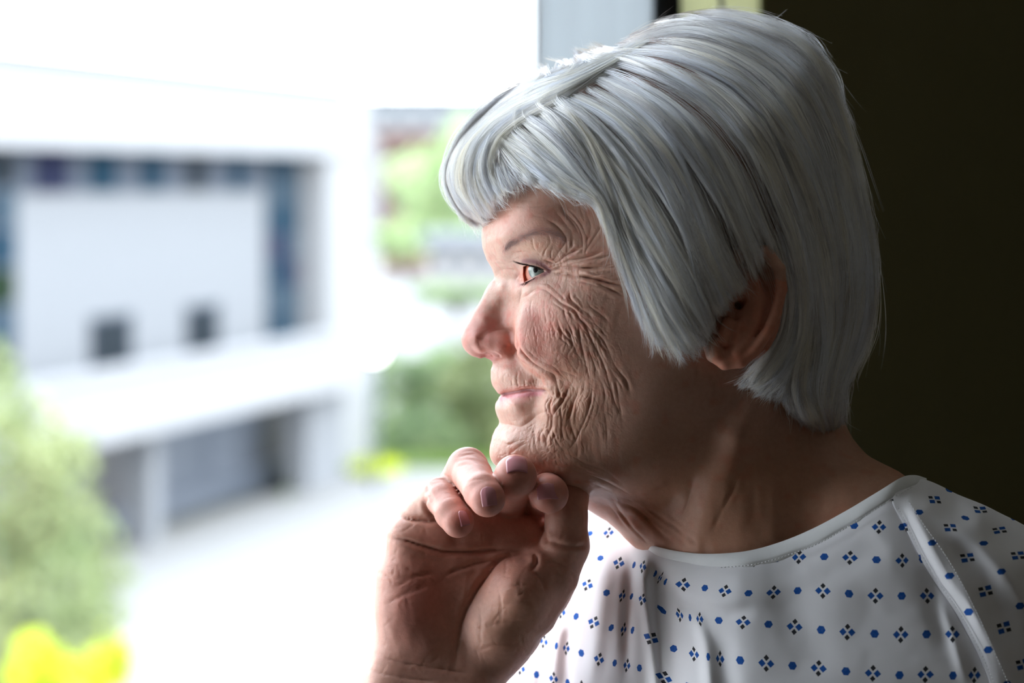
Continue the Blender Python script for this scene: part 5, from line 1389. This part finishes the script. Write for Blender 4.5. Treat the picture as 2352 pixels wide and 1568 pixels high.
def hair_material():
    n = NT('white_hair')
    tn = n.n('ShaderNodeAttribute', attribute_name='tone').outputs['Fac']; wm = n.n('ShaderNodeAttribute', attribute_name='warm').outputs['Fac']
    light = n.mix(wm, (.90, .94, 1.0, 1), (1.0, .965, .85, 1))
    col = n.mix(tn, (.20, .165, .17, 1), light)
    d = n.n('ShaderNodeBsdfDiffuse'); n.link(col, d.inputs[0])
    t = n.n('ShaderNodeBsdfTranslucent'); n.link(col, t.inputs[0])
    r = n.n('ShaderNodeBsdfHair'); r.component = 'Reflection'; r.inputs['Color'].default_value = (.95, .96, 1, 1); r.inputs['RoughnessU'].default_value = .28; r.inputs['RoughnessV'].default_value = .5; r.inputs['Offset'].default_value = -.07
    tm = n.n('ShaderNodeBsdfHair'); tm.component = 'Transmission'; n.link(col, tm.inputs['Color']); tm.inputs['RoughnessU'].default_value = .3; tm.inputs['RoughnessV'].default_value = .8
    m1 = n.n('ShaderNodeMixShader'); m1.inputs[0].default_value = .36; n.link(d.outputs[0], m1.inputs[1]); n.link(t.outputs[0], m1.inputs[2])
    m2 = n.n('ShaderNodeMixShader'); m2.inputs[0].default_value = .30; n.link(m1.outputs[0], m2.inputs[1]); n.link(tm.outputs[0], m2.inputs[2])
    m3 = n.n('ShaderNodeMixShader'); m3.inputs[0].default_value = .28; n.link(m2.outputs[0], m3.inputs[1]); n.link(r.outputs[0], m3.inputs[2])
    n.link(m3.outputs[0], n.out.inputs[0]); return n.m
# ================================================================== assemble the woman
nh = len(V)
BV = np.concatenate([V, HVd]); BQ = np.concatenate([Q, HQ+nh]); BC = np.concatenate([C, HC])
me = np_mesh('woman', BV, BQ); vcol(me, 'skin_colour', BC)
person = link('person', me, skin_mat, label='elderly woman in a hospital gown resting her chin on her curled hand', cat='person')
# eyes
def eye_material():
    n = NT('eyeball'); o = n.n('ShaderNodeTexCoord').outputs['Object']; s = n.n('ShaderNodeSeparateXYZ'); n.link(o, s.inputs[0])
    M = n.math
    r = M('SQRT', M('ADD', M('POWER', s.outputs[1], 2.0), M('POWER', s.outputs[2], 2.0)))
    front = M('GREATER_THAN', s.outputs[0], 0.0)
    r = M('DIVIDE', r, .01)
    cmb = n.n('ShaderNodeCombineXYZ'); ang = M('ARCTAN2', s.outputs[2], s.outputs[1]); n.link(M('MULTIPLY', ang, 6.0), cmb.inputs[0]); n.link(M('MULTIPLY', r, 1.5), cmb.inputs[1])
    f = n.noise(2.2, 4, .7, cmb.outputs[0]).outputs['Fac']
    iris = n.mix(f, (.11, .15, .14, 1), (.40, .46, .41, 1))
    sclv = n.noise(500, 4, .7, o).outputs['Fac']
    scl = n.mix(sclv, (.40, .20, .15, 1), (.52, .34, .28, 1))
    # redder towards the inner corner (local -y is nasal)
    nas = n.n('ShaderNodeMapRange'); n.link(s.outputs[1], nas.inputs[0]); nas.inputs[1].default_value = -.0022; nas.inputs[2].default_value = -.0058
    scl = n.mix(nas.outputs[0], scl, (.50, .16, .10, 1))
    c = n.ramp(M('DIVIDE', r, 1.2), [(0, (0, 0, 0)), (1, (0, 0, 0))])
    pup = M('LESS_THAN', r, .15); limb = n.n('ShaderNodeMapRange'); n.link(r, limb.inputs[0]); limb.inputs[1].default_value = .38; limb.inputs[2].default_value = .50
    iris = n.mix(limb.outputs[0], iris, (.07, .10, .11, 1))
    iris = n.mix(pup, iris, (.004, .004, .005, 1))
    edge = n.n('ShaderNodeMapRange'); n.link(r, edge.inputs[0]); edge.inputs[1].default_value = .50; edge.inputs[2].default_value = .54
    msk = M('MULTIPLY', M('SUBTRACT', 1.0, edge.outputs[0]), front)
    col = n.mix(msk, scl, iris)
    b = n.bsdf(col, .25, .35); b.inputs['Coat Weight'].default_value = .35; b.inputs['Coat Roughness'].default_value = .02
    return n.m
eye_mat = eye_material()
def make_eye(sign):
    c = H2W(np.array([EYE[0]]), np.array([EYE[2]]), np.array([EYE[1]*sign]))[0]
    bm = bmesh.new(); bmesh.ops.create_uvsphere(bm, u_segments=64, v_segments=48, radius=ER*CM)
    bmesh.ops.rotate(bm, verts=bm.verts, matrix=Matrix.Rotation(math.pi/2, 3, 'Y'))
    for v in bm.verts:           # the cornea bulges
        r = math.hypot(v.co.y, v.co.z)/CM
        if v.co.x > 0 and r < .58: v.co.x += CM*.07*(1-(r/.58)**2)**1.2
    for f in bm.faces: f.smooth = True
    m = bpy.data.meshes.new('eyeball'); bm.to_mesh(m); bm.free()
    o = link('eyeball', m, eye_mat, person); o.location = c*CM
    gz = math.radians(31)        # gaze, measured from the view axis towards the left
    g = Vector((-math.sin(gz), -math.cos(gz)+0, .04)).normalized()
    z = Vector((0, 0, 1)); yv = z.cross(g).normalized(); z = g.cross(yv)
    R_ = Matrix((g, yv, z)).transposed(); o.rotation_euler = R_.to_euler()
    return o
make_eye(1); make_eye(-1)
# fingernails
nm = NT('pink_nail'); nb = nm.bsdf((.60, .25, .28, 1), .2, .5); nb.inputs['Coat Weight'].default_value = .25; nb.inputs['Coat Roughness'].default_value = .08
for a in NAILS:
    v, q, _ = make_nail(*a[1:]); link('fingernail', np_mesh('fingernail', v, q), nm.m, person)
# gown
gown = bpy.data.objects.new('hospital_gown', None); sc.collection.objects.link(gown); gown.parent = person
def gown_part(name, f):
    X, q, uv = f(); me = np_mesh(name, X, q); add_uv(me, uv); o = link(name, me, gown_mat, gown)
    so = o.modifiers.new('thickness', 'SOLIDIFY'); so.thickness = .0007; so.offset = -1
    return o
gown_part('front_panel', panel_front); gown_part('sleeve', panel_sleeve); gown_part('back_panel', panel_back)
X, q = binding(); link('neck_binding', np_mesh('neck_binding', X, q), bind_mat, gown)
def mk(pts): return pts
sf_ = lambda p: float(front_t(np.array([p[0]]), np.array([p[1]]))[0])+.36
v, q = stitches([tuple(BU[i]*.2+BL[i]*.8) for i in range(30, len(BU)-6, 6)], lambda p: sf_(p)+.0, 8, 5.5)
link('stitching', np_mesh('stitching', v, q, False), thread_mat, gown, kind='stuff')
sl_ = lambda p: float(sleeve_t(np.array([p[0]]), np.array([p[1]]))[0])+.06
v, q = stitches([(2085,1147),(2121,1203),(2172,1275),(2213,1346),(2254,1428),(2290,1510),(2330,1600)], sl_, 8, 5.5)
link('stitching', np_mesh('stitching', v, q, False), thread_mat, gown, kind='stuff')
v, q = stitches([(2058,1156),(2086,1210),(2117,1272),(2153,1333),(2199,1399),(2239,1471),(2270,1537),(2300,1610)], lambda p: float(front_t(np.array([p[0]]), np.array([p[1]]))[0])+.20, 8, 5.5)
link('stitching', np_mesh('stitching', v, q, False), thread_mat, gown, kind='stuff')
hair_mat = hair_material()
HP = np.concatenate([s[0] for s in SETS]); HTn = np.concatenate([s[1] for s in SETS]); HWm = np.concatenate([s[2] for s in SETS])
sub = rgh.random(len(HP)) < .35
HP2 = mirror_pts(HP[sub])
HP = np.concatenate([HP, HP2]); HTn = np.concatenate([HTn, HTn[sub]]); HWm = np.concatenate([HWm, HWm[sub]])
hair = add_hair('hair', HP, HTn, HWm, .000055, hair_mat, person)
print('strands', len(HP))
# eyelashes and eyebrow
dark = NT('dark_lash'); dark.bsdf((.012, .010, .010, 1), .5, .3)
brow_mat = NT('brow_hair'); brow_mat.bsdf((.36, .24, .22, 1), .7, .2)
def surf(px, py, t0=9.0):
    """point of the head surface seen at (px,py)"""
    px = np.atleast_1d(px).astype(float); py = np.atleast_1d(py).astype(float); t = np.full(len(px), t0)
    for _ in range(60):
        P = W(px, py, t); v = f_person(P); t = t-np.clip(v*.7, -.2, .4)
    return W(px, py, t)
def lashes(base, tips, n, t_out, seed):
    g = np.random.default_rng(seed); B = smooth_poly(base, 6); Tp = smooth_poly(tips, 6); out = []
    for i in range(n):
        s = (i+g.uniform(-.3, .3))/n; s = min(max(s, 0), 1)
        b = np.array([np.interp(s, np.linspace(0, 1, len(B)), B[:, k]) for k in (0, 1)]); e = np.array([np.interp(s, np.linspace(0, 1, len(Tp)), Tp[:, k]) for k in (0, 1)])
        e = e+g.normal(0, 2.2, 2)
        P0 = surf(b[0], b[1])[0]; t0 = -P0[1]
        c = np.array([(b[0]+e[0])/2, (b[1]+e[1])/2+3]); pts = []
        for u in np.linspace(0, 1, 6):
            p = (1-u)**2*b+2*u*(1-u)*c+u*u*e; pts.append(W(p[0], p[1], t0+.02+t_out*u*(.6+.4*g.random())))
        out.append(pts)
    return np.array(out)
up = lashes([(1203,609),(1220,609),(1238,613),(1252,620)], [(1176,597),(1188,603),(1208,609),(1232,618)], 46, .35, 1)
lo = lashes([(1206,648),(1218,643),(1232,635)], [(1192,655),(1204,652),(1222,643)], 22, .12, 2)
z0 = np.zeros
o = add_hair('eyelashes', np.concatenate([up, lo]), z0(len(up)+len(lo)), z0(len(up)+len(lo)), .00007, dark.m, person)
g = np.random.default_rng(9); BC_ = smooth_poly([(1160,577),(1166,565),(1178,556),(1205,542),(1240,531),(1272,538),(1294,552)], 8)
bp = []
for i in range(300):
    s = g.random()**1.1; c = np.array([np.interp(s, np.linspace(0, 1, len(BC_)), BC_[:, k]) for k in (0, 1)]); c = c+g.normal(0, [4, 4.2])
    an = np.interp(s, [0, .25, 1], [-1.2, -.55, .35])+g.normal(0, .3); L = g.uniform(7, 14)
    e = c+np.array([math.cos(an), math.sin(an)])*L; bp.append((c, (c+e)/2, e))
bp = np.array(bp); S3 = surf(bp[..., 0].ravel(), bp[..., 1].ravel()).reshape(len(bp), 3, 3)
S3[:, 1, 1] -= .05; S3[:, 2, 1] -= .05; S3[:, :, 1] -= .02
add_hair('eyebrow', S3, z0(len(bp)), z0(len(bp)), .000045, brow_mat.m, person)
